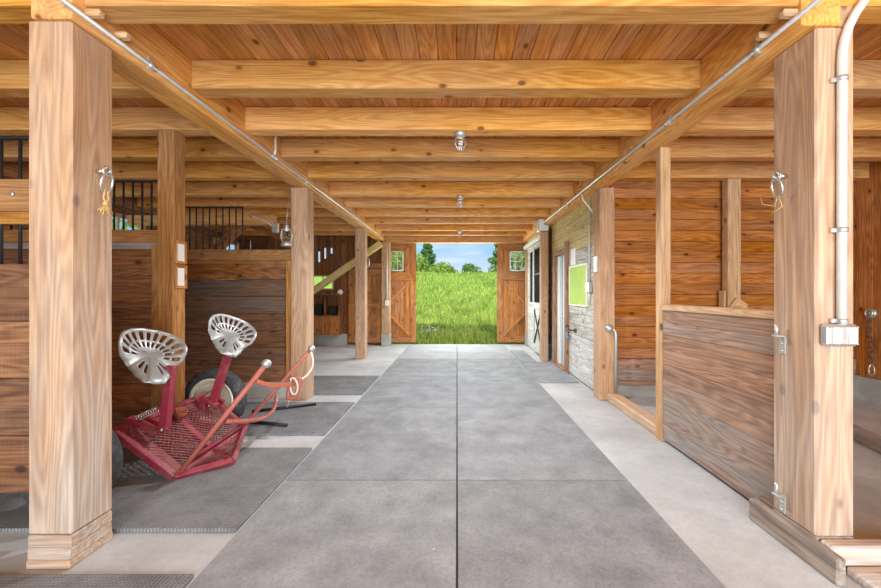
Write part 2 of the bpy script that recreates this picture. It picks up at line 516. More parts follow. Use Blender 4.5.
pn = MB(); pn.box(wb[0] + .03, wb[1] - .03, YB + .018, YB + .022, wb[2] + .03, wb[3] - .03, ch=.001); pn.build('pane', M_PANE, o)
m = MB(); m.box(XL, -2.86, YB - .14, YB, 0, .29); struct('baseboard_back', m, M_FOOT)

# stall end wall (boards) on the half-wall side
m = MB()
hboards(m, 'x', 1.99, XR, 5.32, 5.36, .5, ZC, .135, split=None)
struct('wall_stall', m, W_STALL2)
m = MB()
m.box(1.99, XR, 5.285, 5.36, .36, .5, grain=0, wx=.2); m.box(1.99, XR, 5.30, 5.36, .225, .36, grain=0, wx=1)
m.box(1.99, XR, 5.285, 5.36, .16, .225, grain=0, wx=.3)
struct('trim_2', m, W_HALF)
m = MB(); m.box(1.99, XR, 5.34, 5.42, 0, .16); struct('baseboard_stall', m, M_FOOT)

# whitewashed wall along the aisle beyond the second post
DX = 1.87
DOOR = (6.98, 7.68, 0, 2.03)
m = MB()
hboards(m, 'y', 5.40, 8.1, DX, DX + .05, .02, 2.02, .165, [DOOR], wxf=lambda z: .9 if z < .75 else .25, split=1.5)
struct('wall_aisle', m, W_WASH)
m = MB()
hboards(m, 'y', 5.40, 8.1, DX, DX + .05, 2.02, ZB + .31, .165, [DOOR])
hboards(m, 'y', 8.3, 10.49, 1.80, 1.85, 2.52, ZC, .165)
struct('wall_aisle_upper', m, W_RAW_BOUNCE)
STW = [(8.50, 9.30, 1.12, 2.34), (9.55, 10.05, 1.12, 2.34)]
m = MB()
hboards(m, 'y', 8.3, 10.49, 1.80, 1.85, .02, 2.52, .165, STW, wxf=lambda z: .6)
struct('wall_aisle_end', m, W_WASH)
m = MB()
m.box(1.98, 2.02, 5.45, 10.7, 0, 2.9); m.box(4.9, 4.95, 5.45, 10.7, 0, 2.9)
m2 = MB()
hboards(m2, 'y', 5.45, YB, 3.4, 3.45, 0, ZC, .3)
struct('wall_tack_room', m2, M_DARKIN)
# door frame + door
fr = MB()
fr.box(DX - .05, DX + .09, 7.68, 7.80, 0, 2.12, grain=2)
fr.box(DX - .05, DX + .09, 6.86, 6.98, 0, 2.22, grain=2)
fr.box(DX - .05, DX + .09, 6.98, 7.68, 2.03, 2.12, grain=1)
fr.box(DX - .06, DX + .09, 6.98, 7.68, 0, .05, grain=1)
d = struct('door_1', fr, W_HALF)
lf = MB(); lf.box(DX + .03, DX + .07, 6.985, 7.675, .055, 2.025, ch=.003)
lf.box(DX + .015, DX + .03, 7.38, 7.42, .06, 2.02); lf.box(DX + .015, DX + .03, 7.10, 7.13, .06, 2.02)
lf.build('door_leaf', M_GREYDOOR, d)
wj = MB(); wj.box(DX + .0, DX + .03, 7.50, 7.68, .055, 2.02); wj.build('door_jamb', M_WHITE, d)
hd = MB(); hd.cyl((DX + .03, 7.04, .95), (DX - .06, 7.04, .95), .012); hd.tube([(DX - .055, 7.04, .95), (DX - .06, 7.10, .95), (DX - .06, 7.16, .94)], .012)
hd.build('door_handle', M_STEEL, d)

# ------------------------------------------------------------------ joists, beams, posts
JY = [2.2, 3.03, 3.76, 4.49, 5.27, 6.17, 6.93, 7.75, 8.57, 9.52, 10.3]
ORD = ['first', 'second', 'third', 'fourth', 'fifth', 'sixth', 'seventh', 'eighth', 'ninth', 'tenth', 'eleventh']
def joist(x0, x1, y, label, group):
    m = MB(); m.box(x0, x1, y - .15, y, ZJ, ZC - .003, ch=.006, grain=0)
    one('timber_joist', m, W_JOIST, label, 'joist', group)
for i, y in enumerate(JY):
    joist(LI, RI, y, 'thick fir joist crossing above the aisle mats, %s one counting from the camera' % ORD[i], 'joists over the aisle')
for i, y in enumerate(JY):
    joist(XL + .12, LO, y, 'fir joist over the red cart side bay, %s one counting from the camera' % ORD[i], 'joists over the cart side')
for i, y in enumerate(JY[:5]):
    joist(RO, XR, y, 'fir joist over the half wall stall, %s one counting from the camera' % ORD[i], 'joists over the half wall stall')

m = MB(); m.box(LO, LI, 1.985, YB - .12, ZB, ZC - .002, grain=1, ch=.008)
one('support_beam', m, W_JOIST, 'long timber beam carrying conduit on the posts beside the red cart', 'beam')
m = MB(); m.box(RI, RO, 2.035, YB - .12, ZB, ZC - .002, grain=1, ch=.008)
one('support_beam', m, W_JOIST, 'long timber beam above the half wall and whitewashed wall', 'beam')

def peg(x0, x1, y, z, label):
    m = MB(); m.box(x0, x1, y - .02, y + .02, z, z + .035, ch=.006, grain=0)
    one('wooden_peg', m, W_PALE, label, 'peg', 'pegs at the joist ends')
peg(LI - .02, LI + .07, 2.08, 2.745, 'short pale peg sticking from the cart side beam, nearer the camera')
peg(LI - .02, LI + .06, 2.26, 2.745, 'short pale peg sticking from the cart side beam, farther along it')
peg(RI - .07, RI + .02, 2.08, 2.745, 'short pale peg sticking from the half wall side beam, nearer the camera')
peg(RI - .06, RI + .02, 2.26, 2.745, 'short pale peg sticking from the half wall side beam, farther along it')

# first big post beside the cart
t = thing('timber_post', 'massive square fir post in front of the red cart, banded at its foot', 'post', (-1.985, 2.12, 0))
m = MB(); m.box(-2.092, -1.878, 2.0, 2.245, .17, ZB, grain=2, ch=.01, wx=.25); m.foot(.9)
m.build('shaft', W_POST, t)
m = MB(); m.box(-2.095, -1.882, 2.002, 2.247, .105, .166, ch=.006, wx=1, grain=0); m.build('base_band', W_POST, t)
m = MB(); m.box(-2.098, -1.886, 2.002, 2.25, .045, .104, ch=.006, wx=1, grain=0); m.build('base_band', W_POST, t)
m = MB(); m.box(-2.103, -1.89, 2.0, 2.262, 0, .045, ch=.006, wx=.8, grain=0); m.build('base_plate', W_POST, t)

def aisle_post(x0, x1, y0, y1, label, foot=None, z1=ZB):
    t = thing('timber_post', label, 'post', ((x0 + x1) / 2, (y0 + y1) / 2, 0))
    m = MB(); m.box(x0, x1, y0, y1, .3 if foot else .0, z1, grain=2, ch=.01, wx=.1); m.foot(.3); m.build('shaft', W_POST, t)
    if foot:
        m = MB(); m.box(x0 - .01, x1 + .01, y0 - .01, y1 + .01, 0, .3, ch=.01); m.build('concrete_footing', M_FOOT, t)
    return t
aisle_post(-2.09, -1.88, 5.16, 5.40, 'square fir aisle post just behind the ball ended cart shafts')
aisle_post(-2.08, -1.88, 8.38, 8.62, 'square fir aisle post standing alone on bare concrete floor')
aisle_post(-1.93, -1.72, 10.50, 10.73, 'dark corner post on concrete footing at the cart side of the end doorway', True, 2.655)
aisle_post(1.79, 1.985, 5.16, 5.40, 'square fir post between stall doorway and whitewashed wall')
aisle_post(1.665, 1.80, 8.10, 8.30, 'post under the grey box between house style door and sliding stall door', None, 2.56)
aisle_post(1.775, 1.93, 10.50, 10.73, 'corner post on concrete footing beside the whitewashed stall front end', True, 2.655)

# near post with conduit
t = thing('timber_post', 'massive square fir post with white conduit and outlet box', 'post', (1.89, 2.19, 0))
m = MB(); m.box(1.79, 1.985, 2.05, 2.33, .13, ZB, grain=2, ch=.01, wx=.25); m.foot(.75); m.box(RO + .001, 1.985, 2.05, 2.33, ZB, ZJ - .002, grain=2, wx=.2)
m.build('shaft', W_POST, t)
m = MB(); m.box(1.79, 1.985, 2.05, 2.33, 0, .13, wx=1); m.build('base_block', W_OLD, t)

def curb(name, b, mat, label, wx=.5):
    m = MB(); m.box(*b, ch=.01, wx=wx); one(name, m, mat, label, 'curb')
curb('timber_curb', (1.742, 1.788, 1.88, 2.46, 0, .13), W_OLD, 'weathered low curb along the aisle foot of the conduit post', .9)
curb('timber_curb', (1.80, 3.4, 1.975, 2.045, .03, .13), W_PALE, 'pale timber sill running away from the foot of the conduit post', 1.3)
curb('timber_step', (1.86, 3.4, 1.66, 1.97, 0, .045), W_PALE, 'flat pale board lying on the floor before the sill by the conduit post', 1.5)
m = MB(); m.bar((3.42, 2.7, .055), (3.75, 4.1, .055), .11, .11, wx=.6); one('timber_sill', m, W_OLD, 'loose old timber lying on the stall floor below the hanging chain', 'timber')

# stall posts
t = thing('timber_post', 'square stall post behind the cart carrying two framed sheets', 'post', (-2.555, 3.68, 0))
m = MB(); m.box(-2.63, -2.482, 3.6, 3.758, 0, ZJ, grain=2, ch=.008, wx=.1); m.build('shaft', W_RAIL, t)
t = thing('timber_post', 'post with flared foot standing in the stall behind the half wall', 'post', (3.47, 5.21, 0))
m = MB(); m.box(3.39, 3.555, 5.14, 5.26, 0, ZJ, grain=2, ch=.008); m.build('shaft', W_PALE, t)
m = MB()
m.bar((3.43, 5.125, 1.225), (3.52, 5.05, 1.14), .17, .03, up=(0, 1, .3)); m.bar((3.36, 5.2, 1.38), (3.355, 5.2, 1.05), .03, .10, up=(0, 1, 0))
m.box(3.37, 3.58, 5.06, 5.14, 1.05, 1.19)
m.build('foot_collar', W_PALE, t)
t = thing('stud_post', 'slim pale stud from floor to beam at the end of the half wall', 'post', (1.9, 3.76, 0))
m = MB(); m.box(1.852, 1.945, 3.735, 3.835, .0, ZB, grain=2, ch=.006); m.build('shaft', W_PALE, t)

# ------------------------------------------------------------------ half wall and sill
t = thing('half_wall', 'waist high weathered board half wall with pale cap', 'half wall', (1.92, 3.0, 0))
m = MB()
zs = [.03, .17, .305, .44, .575, .71, .845, .98, 1.09, 1.19]
wxs = [1, 1, .85, .55, .35, .15, .1, .55, .3]
for i in range(9):
    m.box(1.868, 1.91, 2.335, 3.733, zs[i] + .0007, zs[i + 1] - .0007, grain=1, wx=wxs[i], ch=.002)
for i in range(9):
    m.box(1.946, 1.985, 2.335, 3.9, zs[i] + .002, zs[i + 1] - .002, grain=1, wx=wxs[i], ch=.004)
m.build('board_panel', W_HALF, t)
m = MB(); m.box(1.855, 1.995, 2.335, 3.733, 1.192, 1.245, grain=1, ch=.008, wx=.15); m.build('cap_rail', W_PALE, t)
m = MB(); m.box(1.83, 1.868, 2.335, 2.50, 0, .12, ch=.008, wx=.2); m.build('foot_block', W_OLD, t)
m = MB(); m.cyl((1.90, 2.43, 1.252), (1.90, 2.33, 1.252), .012); m.box(1.87, 1.93, 2.34, 2.42, 1.246, 1.254)
m.build('slide_bolt', M_GALV, t)
m = MB(); m.box(1.87, 2.02, 3.84, 5.16, 0, .10, ch=.012, grain=1, wx=.3)
one('door_sill', m, W_PALE, 'scuffed timber sill across the open stall doorway', 'sill')

# grey pipe in the stall doorway
t = thing('door_pipe', 'vertical grey metal pipe with elbow beside the stall doorway post', 'pipe', (2.0, 5.12, .1))
m = MB(); m.tube([P(615.8, 393, 5.13), P(615.8, 335, 5.13), P(615, 331, 5.13), P(612.5, 328.8, 5.13), P(609, 328.5, 5.14)], .021, 12); m.build('pipe', M_GALV, t)
m = MB(); m.cyl(P(609, 328.4, 5.159), P(609, 328.4, 5.12), .05, 18); m.build('flange', M_GALV, t)

# ------------------------------------------------------------------ rubber mats
def mat_(x0, x1, y0, y1, label, mat=M_MAT, group='rubber mats down the aisle'):
    m = MB(); m.box(x0 + .005, x1 - .005, y0 + .005, y1 - .005, 0, .022, ch=.003)
    one('rubber_mat', m, mat, label, 'mat', group)
rows = [(1.07, 2.92), (2.92, 4.78), (4.78, 6.56), (6.56, 8.32), (8.32, 9.16), (9.16, 10.6)]
for k, (a, b) in enumerate(rows):
    mat_(-1.225, 0, a, b, 'grey rubber aisle mat in the cart side column, %s row from the camera' % ORD[k], M_MATP if k > 3 else M_MAT)
    mat_(0, 1.22, a, b, 'grey rubber aisle mat in the half wall side column, %s row from the camera' % ORD[k], M_MATP if k > 3 else M_MAT)
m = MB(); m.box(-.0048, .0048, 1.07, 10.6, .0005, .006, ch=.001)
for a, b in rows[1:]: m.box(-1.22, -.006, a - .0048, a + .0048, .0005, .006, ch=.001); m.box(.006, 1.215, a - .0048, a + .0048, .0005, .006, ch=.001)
m.build('seam_strip', plain('dark_seam', srgb(48, 46, 44), .95), FLOOR)  # dark strips laid in the gaps between the mats
G2 = 'rubber mats beside the aisle'
mat_(-3.09, -1.24, .72, 1.95, 'ribbed mat in front of the big banded post', M_RIB, G2)
mat_(-3.09, -1.24, 2.31, 3.54, 'ribbed rubber mat under the near end of the cart', M_RIB, G2)
mat_(-3.09, -1.245, 3.88, 5.02, 'dark rubber mat under the far cart wheel and shafts', M_RIB, G2)
mat_(-3.4, -1.245, 5.42, 6.62, 'dark rubber mat just past the post behind the cart', M_RIB, G2)
mat_(1.235, 1.83, 6.14, 7.93, 'rubber mat before the pale grey door', M_MAT, G2)
mat_(1.235, 1.55, 7.95, 9.5, 'narrow rubber mat before the sliding stall door', M_MAT, G2)

# ------------------------------------------------------------------ cart-side partitions
def grille(mb_parent, x0, x1, y, z0, z1, step, extra=()):
    m = MB()
    m.box(x0, x1, y - .012, y + .012, z1 - .02, z1, ch=.003)
    for z in extra: m.box(x0, x1, y - .012, y + .012, z - .01, z + .01, ch=.003)
    g = m.build('grille_frame', M_BLACK, mb_parent)
    n = max(2, round((x1 - x0) / step))
    for i in range(n + 1):
        x = x0 + .01 + (x1 - x0 - .02) * i / n
        b = MB(); b.cyl((x, y, z0), (x, y, z1 - .015), .0085, 8); b.build('bar', M_BLACK, g)

t = thing('stall_gate', 'raised board gate with black bars hung behind the big banded post', 'gate', (-2.75, 2.27, .28))
m = MB(); hboards(m, 'x', -3.6, -2.093, 2.255, 2.30, .25, 1.51, .31, wxf=lambda z: .25); m.build('board_panel', W_STALL, t)
m = MB(); m.box(-3.6, -2.093, 2.25, 2.305, 1.80, 1.975, grain=0, wx=.2); m.build('top_rail', W_RAIL, t)
m = MB(); m.box(-3.6, -2.093, 2.262, 2.298, 1.73, 1.80, grain=0); m.build('lower_rail', W_RAIL, t)
grille(t, -3.6, -2.2, 2.28, 1.51, 2.22, .11)
m = MB(); m.cyl((-2.63 + .2, 2.247, 1.89), (-2.63 + .2, 2.24, 1.89), .012); m.build('bolt_head', M_GALV, t)

t = thing('stall_partition', 'board partition with tall black bars left of the post with framed sheets', 'partition', (-3.6, 3.68, .1))
m = MB(); hboards(m, 'x', -4.9, -2.63, 3.66, 3.70, .06, 1.74, .24, wxf=lambda z: .2 if z > .9 else .05); m.build('board_panel', W_STALL, t)
m = MB(); m.box(-4.9, -2.63, 3.64, 3.72, 1.80, 1.91, grain=0); m.build('top_rail', W_RAIL, t)
m = MB(); m.box(-4.9, -2.63, 3.65, 3.71, 1.74, 1.80, grain=0, wx=1); m.build('lower_rail', W_OLD, t)
m = MB(); m.box(-2.70, -2.632, 3.628, 3.655, .06, 1.78, grain=2); m.build('end_batten', W_RAIL, t)
grille(t, -4.0, -2.64, 3.68, 1.91, 2.36, .085)

t = thing('stall_partition', 'dark board partition with short black bars behind the cart seats', 'partition', (-3.5, 5.28, 0))
m = MB(); hboards(m, 'x', -4.6, -2.09, 5.22, 5.26, .22, 1.74, .215, wxf=lambda z: (.9 if 1.12 < z < 1.42 else .35) if z < 1.5 else 0); m.build('board_panel', W_STALL, t)
m = MB(); m.box(-4.6, -2.09, 5.19, 5.28, 1.76, 1.90, grain=0, ch=.008); m.build('top_rail', W_RAIL, t)
m = MB(); m.box(-4.6, -2.09, 5.205, 5.27, 1.72, 1.76, grain=0); m.build('lower_rail', W_RAIL, t)
m = MB(); m.box(-2.16, -2.092, 5.19, 5.22, .22, 1.76, grain=2); m.build('end_batten', W_RAIL, t)
m = MB(); m.box(-4.6, -2.09, 5.23, 5.26, 0, .22, ch=.006, wx=1); m.build('kick_board', M_FOOT, t)
grille(t, -3.75, -2.72, 5.235, 1.90, 2.45, .088)

# framed sheets on the stall post
for k, (z0, z1, lab) in enumerate(((1.61, 1.815, 'small brown frame with white sheet, upper of two on the stall post'),
                                   (1.39, 1.60, 'small brown frame with white sheet, lower of two on the stall post'))):
    t = thing('framed_sheet', lab, 'frame', (-2.475, 3.68, z0), 'framed sheets on the stall post')
    m = MB(); x0, x1, a, b = -2.481, -2.462, 3.605, 3.755
    m.box(x0, x1, a, a + .022, z0, z1); m.box(x0, x1, b - .022, b, z0, z1)
    m.box(x0, x1, a + .022, b - .022, z0, z0 + .025); m.box(x0, x1, a + .022, b - .022, z1 - .025, z1)
    m.build('frame', W_DOOR, t)
    m = MB(); m.box(x0, x0 + .006, a + .02, b - .02, z0 + .02, z1 - .02, ch=.001); m.build('sheet', M_PAPER, t)

# things deeper in the cart side
m = MB(); m.box(XL + .1, -2.95, 6.6, 6.75, 2.45, 2.60, grain=0, wx=.2); one('tie_beam', m, W_JOIST, 'dark tie beam across the stall behind the black bars', 'beam')
m = MB(); m.bar(P(247, 221, 6.85), P(203, 262, 6.85), .1, .19, up=(0, 1, 0)); one('timber_brace', m, W_STALL, 'diagonal brace rising toward the middle, seen through the short bars', 'brace')
m = MB(); m.bar(P(243, 221, 7.2), P(296, 244, 7.2), .1, .14, up=(0, 1, 0)); one('timber_brace', m, W_STALL, 'diagonal brace falling toward the aisle post, seen above the partition', 'brace')
t = thing('junction_box', 'small grey electrical box on a conduit arm inside the dark stall', 'electrical box', P(276, 233, 6.5))
m = MB(); c = P(275.5, 228, 6.52); m.obox(c, (.09, .06, .15)); m.build('box', M_GALV, t)
m = MB(); m.tube([P(250, 216, 6.6), P(254, 217, 6.58), P(266, 221.5, 6.53), c], .014, 8); m.build('conduit', M_CONDUIT, t)

# lantern
lc = P(286.5, 235, 5.06)
t = thing('hanging_lantern', 'old silver lantern hanging near the post above the partition', 'lantern', lc - Vector((0, 0, .13)))
m = MB(); m.lathe(lc - Vector((0, 0, .14)), [(.0, 0), (.065, 0), (.068, .02), (.06, .05), (.035, .065), (0, .065)], n=18); m.build('base', M_GALV, t)
m = MB(); m.lathe(lc - Vector((0, 0, .07)), [(.03, 0), (.05, .03), (.052, .06), (.035, .1), (.025, .11)], n=18); m.build('globe', M_GLASS, t)
m = MB(); m.lathe(lc + Vector((0, 0, .045)), [(.034, 0), (.04, .02), (.022, .05), (.03, .07), (.012, .09), (0, .09)], n=16); m.build('cap', M_GALV, t)
m = MB()
for s in (-1, 1): m.tube([lc + Vector((s * .045, 0, -.1)), lc + Vector((s * .07, 0, -.02)), lc + Vector((s * .055, 0, .06)), lc + Vector((s * .02, 0, .09))], .006, 8)
m.build('side_tube', M_GALV, t)
m = MB(); m.tube([lc + Vector((0, 0, .13)), lc + Vector((0, .03, .3)), Vector((lc.x, 5.195, ZJ))], .003, 6); m.build('hanging_wire', M_GALV, t)

# back corner: stair brace, cubby shelf, floodlight, plank door
p0, p1 = P(309, 294, 10.25), P(381, 243.5, 10.25)
m = MB(); m.bar(p0, p1, .14, .2, up=(0, 1, 0)); one('timber_brace', m, W_RAW_BOUNCE, 'long slanting timber rising to the corner post by the end doorway', 'brace')
t = thing('cubby_shelf', 'wooden cubby shelf with two dark openings under the small corner window', 'shelf', (-3.33, 10.52, .29))
x0, x1 = -3.72, -2.97
m = MB()
m.box(x0, x1, 10.60, 10.745, .29, 1.33, ch=.003); m.build('back_panel', W_STALL, t)
m = MB()
for x, zb in ((x0, .29), ((x0 + x1) / 2 - .02, .797), (x1 - .04, .29)):
    m = MB(); m.box(x, x + .04, 10.38, 10.6, zb, 1.298, grain=2); m.build('divider', W_STALL, t)
for z in (.76, 1.30):
    m = MB(); m.box(x0 - .01, x1 + .01, 10.35, 10.6, z, z + .035, grain=0); m.build('shelf_board', W_STALL, t)
m = MB(); vboards(m, 'x', x0, x1, 10.355, 10.375, .29, .76, .12); m.build('front_panel', W_STALL2, t)
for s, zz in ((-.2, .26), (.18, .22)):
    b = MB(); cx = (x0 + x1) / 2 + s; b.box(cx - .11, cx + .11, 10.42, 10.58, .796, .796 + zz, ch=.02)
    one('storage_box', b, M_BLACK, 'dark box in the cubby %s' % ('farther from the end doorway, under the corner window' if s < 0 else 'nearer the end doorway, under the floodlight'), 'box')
t = thing('flood_light', 'small white floodlight standing on the cubby shelf end', 'lamp', P(340, 294, 10.45))
m = MB(); c = P(340, 291.5, 10.45); m.lathe(c, [(0, -.06), (.04, -.06), (.07, .05), (.06, .055), (0, .04)], axis=(.3, -.8, -.4), n=16); m.build('lamp_head', M_WHITE, t)
m = MB(); m.cyl(c, (c.x, 10.5, 1.335), .012, 8); m.build('bracket', M_GALV, t)

d = MB(); vboards(d, 'x', -2.82, -1.95, 10.70, 10.735, .06, 1.98, .145)
dd = struct('door_2', d, W_DOOR)
m = MB()
for z in (.06, .95, 1.84): m.box(-2.82, -1.95, 10.67, 10.70, z, z + .14, grain=0)
for x in (-2.82, -2.09): m.box(x, x + .14, 10.672, 10.70, .2, .95, grain=2); m.box(x, x + .14, 10.672, 10.70, 1.09, 1.84, grain=2)
for (za, zb) in ((.2, .95), (1.09, 1.84)):
    m.bar((-2.68, 10.686, za), (-2.09, 10.686, zb), .025, .11, up=(0, 1, 0)) if za < .5 else m.bar((-2.68, 10.686, zb), (-2.09, 10.686, za), .025, .11, up=(0, 1, 0))
m.build('brace_frame', W_DOOR, dd)
m = MB(); m.box(-2.9, -1.94, 10.66, 10.745, 2.0, 2.12, grain=0); m.build('door_header', W_DOOR, dd)

# conduit drop and switch on the corner post
t = thing('corner_conduit', 'thin white conduit ending in a switch box on the doorway corner post', 'conduit', P(387, 306, 10.48))
m = MB(); m.tube([P(387, 247, 10.47), P(387, 300, 10.47)], .016, 8); m.build('conduit', M_CONDUIT, t)
m = MB(); m.obox(P(387, 303, 10.47), (.09, .05, .14)); m.build('switch_box', M_WHITE, t)

# ------------------------------------------------------------------ sliding barn doors at the far end
def barn_door(x0, x1, label, n):
    y0, y1 = 10.93, 10.965
    t = MB()
    zt, z0 = 2.72, .04
    wx0, wx1 = (x1 - 1.0, x1 - .33) if x0 < 0 else (x0 + .33, x0 + 1.0)
    wz0, wz1 = 1.93, 2.46
    vboards(t, 'x', x0, x1, y0, y1, z0, zt, .14, [(wx0, wx1, wz0, wz1)], gap=.003)
    o = struct('door_%d' % n, t, W_DOOR, None, label)
    m = MB(); f0, f1 = y0 - .035, y0
    for a in (x0, x1 - .15): m.box(a, a + .15, f0, f1, z0, zt, grain=2)
    for a, b in ((z0, .2), (1.68, 1.90), (2.52, zt)): m.box(x0 + .15, x1 - .15, f0, f1, a, b, grain=0)
    m.build('frame_boards', W_DOOR, o)
    m = MB(); cx, cz = (x0 + x1) / 2, (.2 + 1.68) / 2
    for sx in (-1, 1):
        for sz in (-1, 1):
            m.bar((cx, f0 + .018, cz), ((cx + sx * (x1 - x0 - .3) / 2 * .98), f0 + .018, cz + sz * .72), .03, .12, up=(0, 1, 0))
    m.build('cross_brace', W_JOIST, o)
    m = MB()
    for a in (wx0, wx1 - .03): m.box(a, a + .03, f0, y1, wz0, wz1)
    for a in (wz0, wz1 - .03): m.box(wx0, wx1, f0, y1, a, a + .03)
    m.box((wx0 + wx1) / 2 - .01, (wx0 + wx1) / 2 + .01, f0 + .01, y1, wz0, wz1); m.box(wx0, wx1, f0 + .01, y1, (wz0 + wz1) / 2 - .01, (wz0 + wz1) / 2 + .01)
    for xx in (.16,): 
        m.box(wx0 + xx, wx0 + xx + .015, f0 + .01, y1, wz0, wz1); m.box(wx1 - xx - .015, wx1 - xx, f0 + .01, y1, wz0, wz1)
    w = m.build('window_frame', M_STEEL, o)
    m = MB(); m.box(wx0, wx1, y0 + .01, y0 + .014, wz0, wz1, ch=.001); m.build('pane', M_PANE, o)
barn_door(-2.83, -1.085, 'plank sliding door with cross brace at the cart side of the end opening', 3)
barn_door(1.065, 2.81, 'plank sliding door with cross brace at the stall front side of the end opening', 4)

# ------------------------------------------------------------------ sliding stall door on the whitewashed end
t = thing('sliding_stall_door', 'whitewashed sliding stall door with barred upper and crossed lower half', 'door', (1.74, 8.9, .06))
a, b = 8.38, 9.40
m = MB(); X0, X1 = 1.73, 1.775
m.box(X0, X1, a, a + .13, .06, 2.44, grain=2, wx=.6); m.box(X0, X1, b - .13, b, .06, 2.44, grain=2, wx=.6)
m.box(X0, X1, a + .13, b - .13, 2.34, 2.44, grain=1, wx=.6); m.box(X0, X1, a + .13, b - .13, 1.0, 1.14, grain=1, wx=.6); m.box(X0, X1, a + .13, b - .13, .06, .22, grain=1, wx=.6)
m.build('door_frame', W_WASH, t)
m = MB(); vboards(m, 'y', a + .13, b - .13, X0 + .02, X1, .22, 1.0, .15, wxf=lambda u: .9); m.build('lower_panel', W_WASH, t)
m = MB(); m.bar((X0 + .008, a + .14, .24), (X0 + .008, b - .14, .98), .05, .02, up=(1, 0, 0)); m.bar((X0 + .006, a + .14, .98), (X0 + .006, b - .14, .24), .05, .02, up=(1, 0, 0)); m.build('cross_brace', M_BLACK, t)
m = MB(); m.box(X0 + .015, X0 + .03, a + .13, b - .13, 1.75, 1.78); m.box(X0 + .015, X0 + .03, a + .13, b - .13, 2.31, 2.34)
g = m.build('grille_frame', M_BLACK, t)
for i in range(9):
    y = a + .16 + i * (b - a - .32) / 8
    m = MB(); m.cyl((X0 + .022, y, 1.14), (X0 + .022, y, 2.34), .008, 6); m.build('bar', M_BLACK, g)
m = MB(); m.box(1.69, 1.80, 8.33, 10.45, 2.45, 2.53, grain=1, wx=1); one('door_track', m, M_CONDUIT, 'white door track board above the sliding stall door', 'track')
t = thing('stall_window_grille', 'narrow barred stall opening next to the end doorway', 'grille', (1.79, 9.8, 1.12))
m = MB(); m.box(1.775, 1.80, 9.50, 9.55, 1.08, 2.38, wx=.8); m.box(1.775, 1.80, 10.05, 10.10, 1.08, 2.38, wx=.8); m.box(1.775, 1.80, 9.55, 10.05, 2.33, 2.38, wx=.8); m.box(1.775, 1.80, 9.55, 10.05, 1.08, 1.13, wx=.8)
m.build('frame', W_WASH, t)
m = MB(); m.box(1.79, 1.80, 9.55, 10.05, 1.7, 1.73); g = m.build('grille_frame', M_BLACK, t)
for i in range(5):
    y = 9.6 + i * .1
    m = MB(); m.cyl((1.795, y, 1.13), (1.795, y, 2.33), .008, 6); m.build('bar', M_BLACK, g)

# ------------------------------------------------------------------ things on the whitewashed wall
t = thing('notice_board', 'notice board with painted grass reflection and thin white edge on the whitewashed wall', 'board', (DX - .02, 6.32, 1.16))
m = MB(); m.box(DX - .02, DX, 5.87, 6.77, 1.16, 1.77, ch=.003); m.build('board', M_BOARD, t)
m = MB()
for yy in (5.86, 6.76): m.box(DX - .026, DX, yy, yy + .02, 1.15, 1.78, ch=.003)
for zz in (1.15, 1.76): m.box(DX - .026, DX, 5.88, 6.76, zz, zz + .02, ch=.003)
m.build('edge_frame', M_WHITE, t)
m = MB(); m.box(DX - .006, DX, 6.48, 6.74, 1.80, 2.06, ch=.001); one('paper_notice', m, M_PAPER, 'white paper sheet pinned above the notice board', 'paper')
t = thing('wall_outlet', 'grey electrical box with conduit beside the notice board', 'electrical box', (DX, 5.78, 1.35))
m = MB(); m.box(DX - .05, DX, 5.68, 5.84, 1.36, 1.5); m.build('box', M_GALV, t)
m = MB(); m.cyl((DX - .015, 5.76, 1.5), (DX - .015, 5.76, 2.66), .012, 8); m.cyl((DX - .015, 5.76, 1.36), (DX - .015, 5.76, 1.2), .012, 8); m.build('conduit', M_CONDUIT, t)
t = thing('light_switch', 'white switch plate in grey surround on the side of the doorway post', 'switch', (1.775, 5.27, 1.6))
m = MB(); m.box(1.772, 1.79, 5.22, 5.33, 1.62, 1.82, ch=.004); m.build('plate', M_GALV, t)
m = MB(); m.box(1.768, 1.773, 5.25, 5.30, 1.65, 1.79, ch=.002); m.build('cover', M_WHITE, t)
t = thing('wall_tap', 'steel tap arm with turquoise tag sticking out of the whitewashed wall', 'tap', (DX, 6.4, .7))
m = MB(); m.cyl((DX, 6.45, .76), (DX - .03, 6.45, .76), .035, 14); m.tube([(DX, 6.45, .76), (DX - .10, 6.42, .77), (DX - .14, 6.40, .72), (DX - .14, 6.40, .68)], .014, 10); m.build('arm', M_RUST, t)
m = MB(); m.tube([(DX - .03, 6.8, .80), (DX - .07, 6.82, .78), (DX - .05, 6.85, .82), (DX, 6.86, .80)], .01, 8); m.build('latch_hook', M_RUST, t)
m = MB(); m.box(DX - .055, DX - .035, 6.74, 6.82, .60, .70, ch=.008); m.cyl((DX - .045, 6.79, .70), (DX - .045, 6.80, .79), .006, 6); m.build('tag', M_TEAL, t)

# ------------------------------------------------------------------ conduits
def strap(px, parent):
    pass
rc = .0135
t = thing('ceiling_conduit', 'long thin metal conduit along the beam above the cart side', 'conduit', (LI + rc, 2, 2.72))
m = MB(); m.cyl((LI + rc, 1.5, 2.725), (LI + rc, YB - .25, 2.725), rc, 10); m.build('pipe', M_GALV, t)
for y in (2.49, 5.05, 7.4, 9.6):
    m = MB(); m.cyl((LI + rc, y - .025, 2.725), (LI + rc, y + .025, 2.725), rc + .006, 12); m.box(LI - .002, LI + .012, y - .02, y + .02, 2.70, 2.775); m.build('strap', M_GALV, t)
m = MB(); y = 4.15
m.tube([(LI + rc, y, 2.73), (LI + .02, y + .03, 2.80), (LI + .03, y, 2.90), (LI + .05, y - .01, ZC - .01)], .012, 8); m.build('branch', M_CONDUIT, t)
m = MB(); m.cyl((LI + rc, y - .05, 2.725), (LI + rc, y + .05, 2.725), rc + .012, 12); m.build('coupling', M_GALV, t)

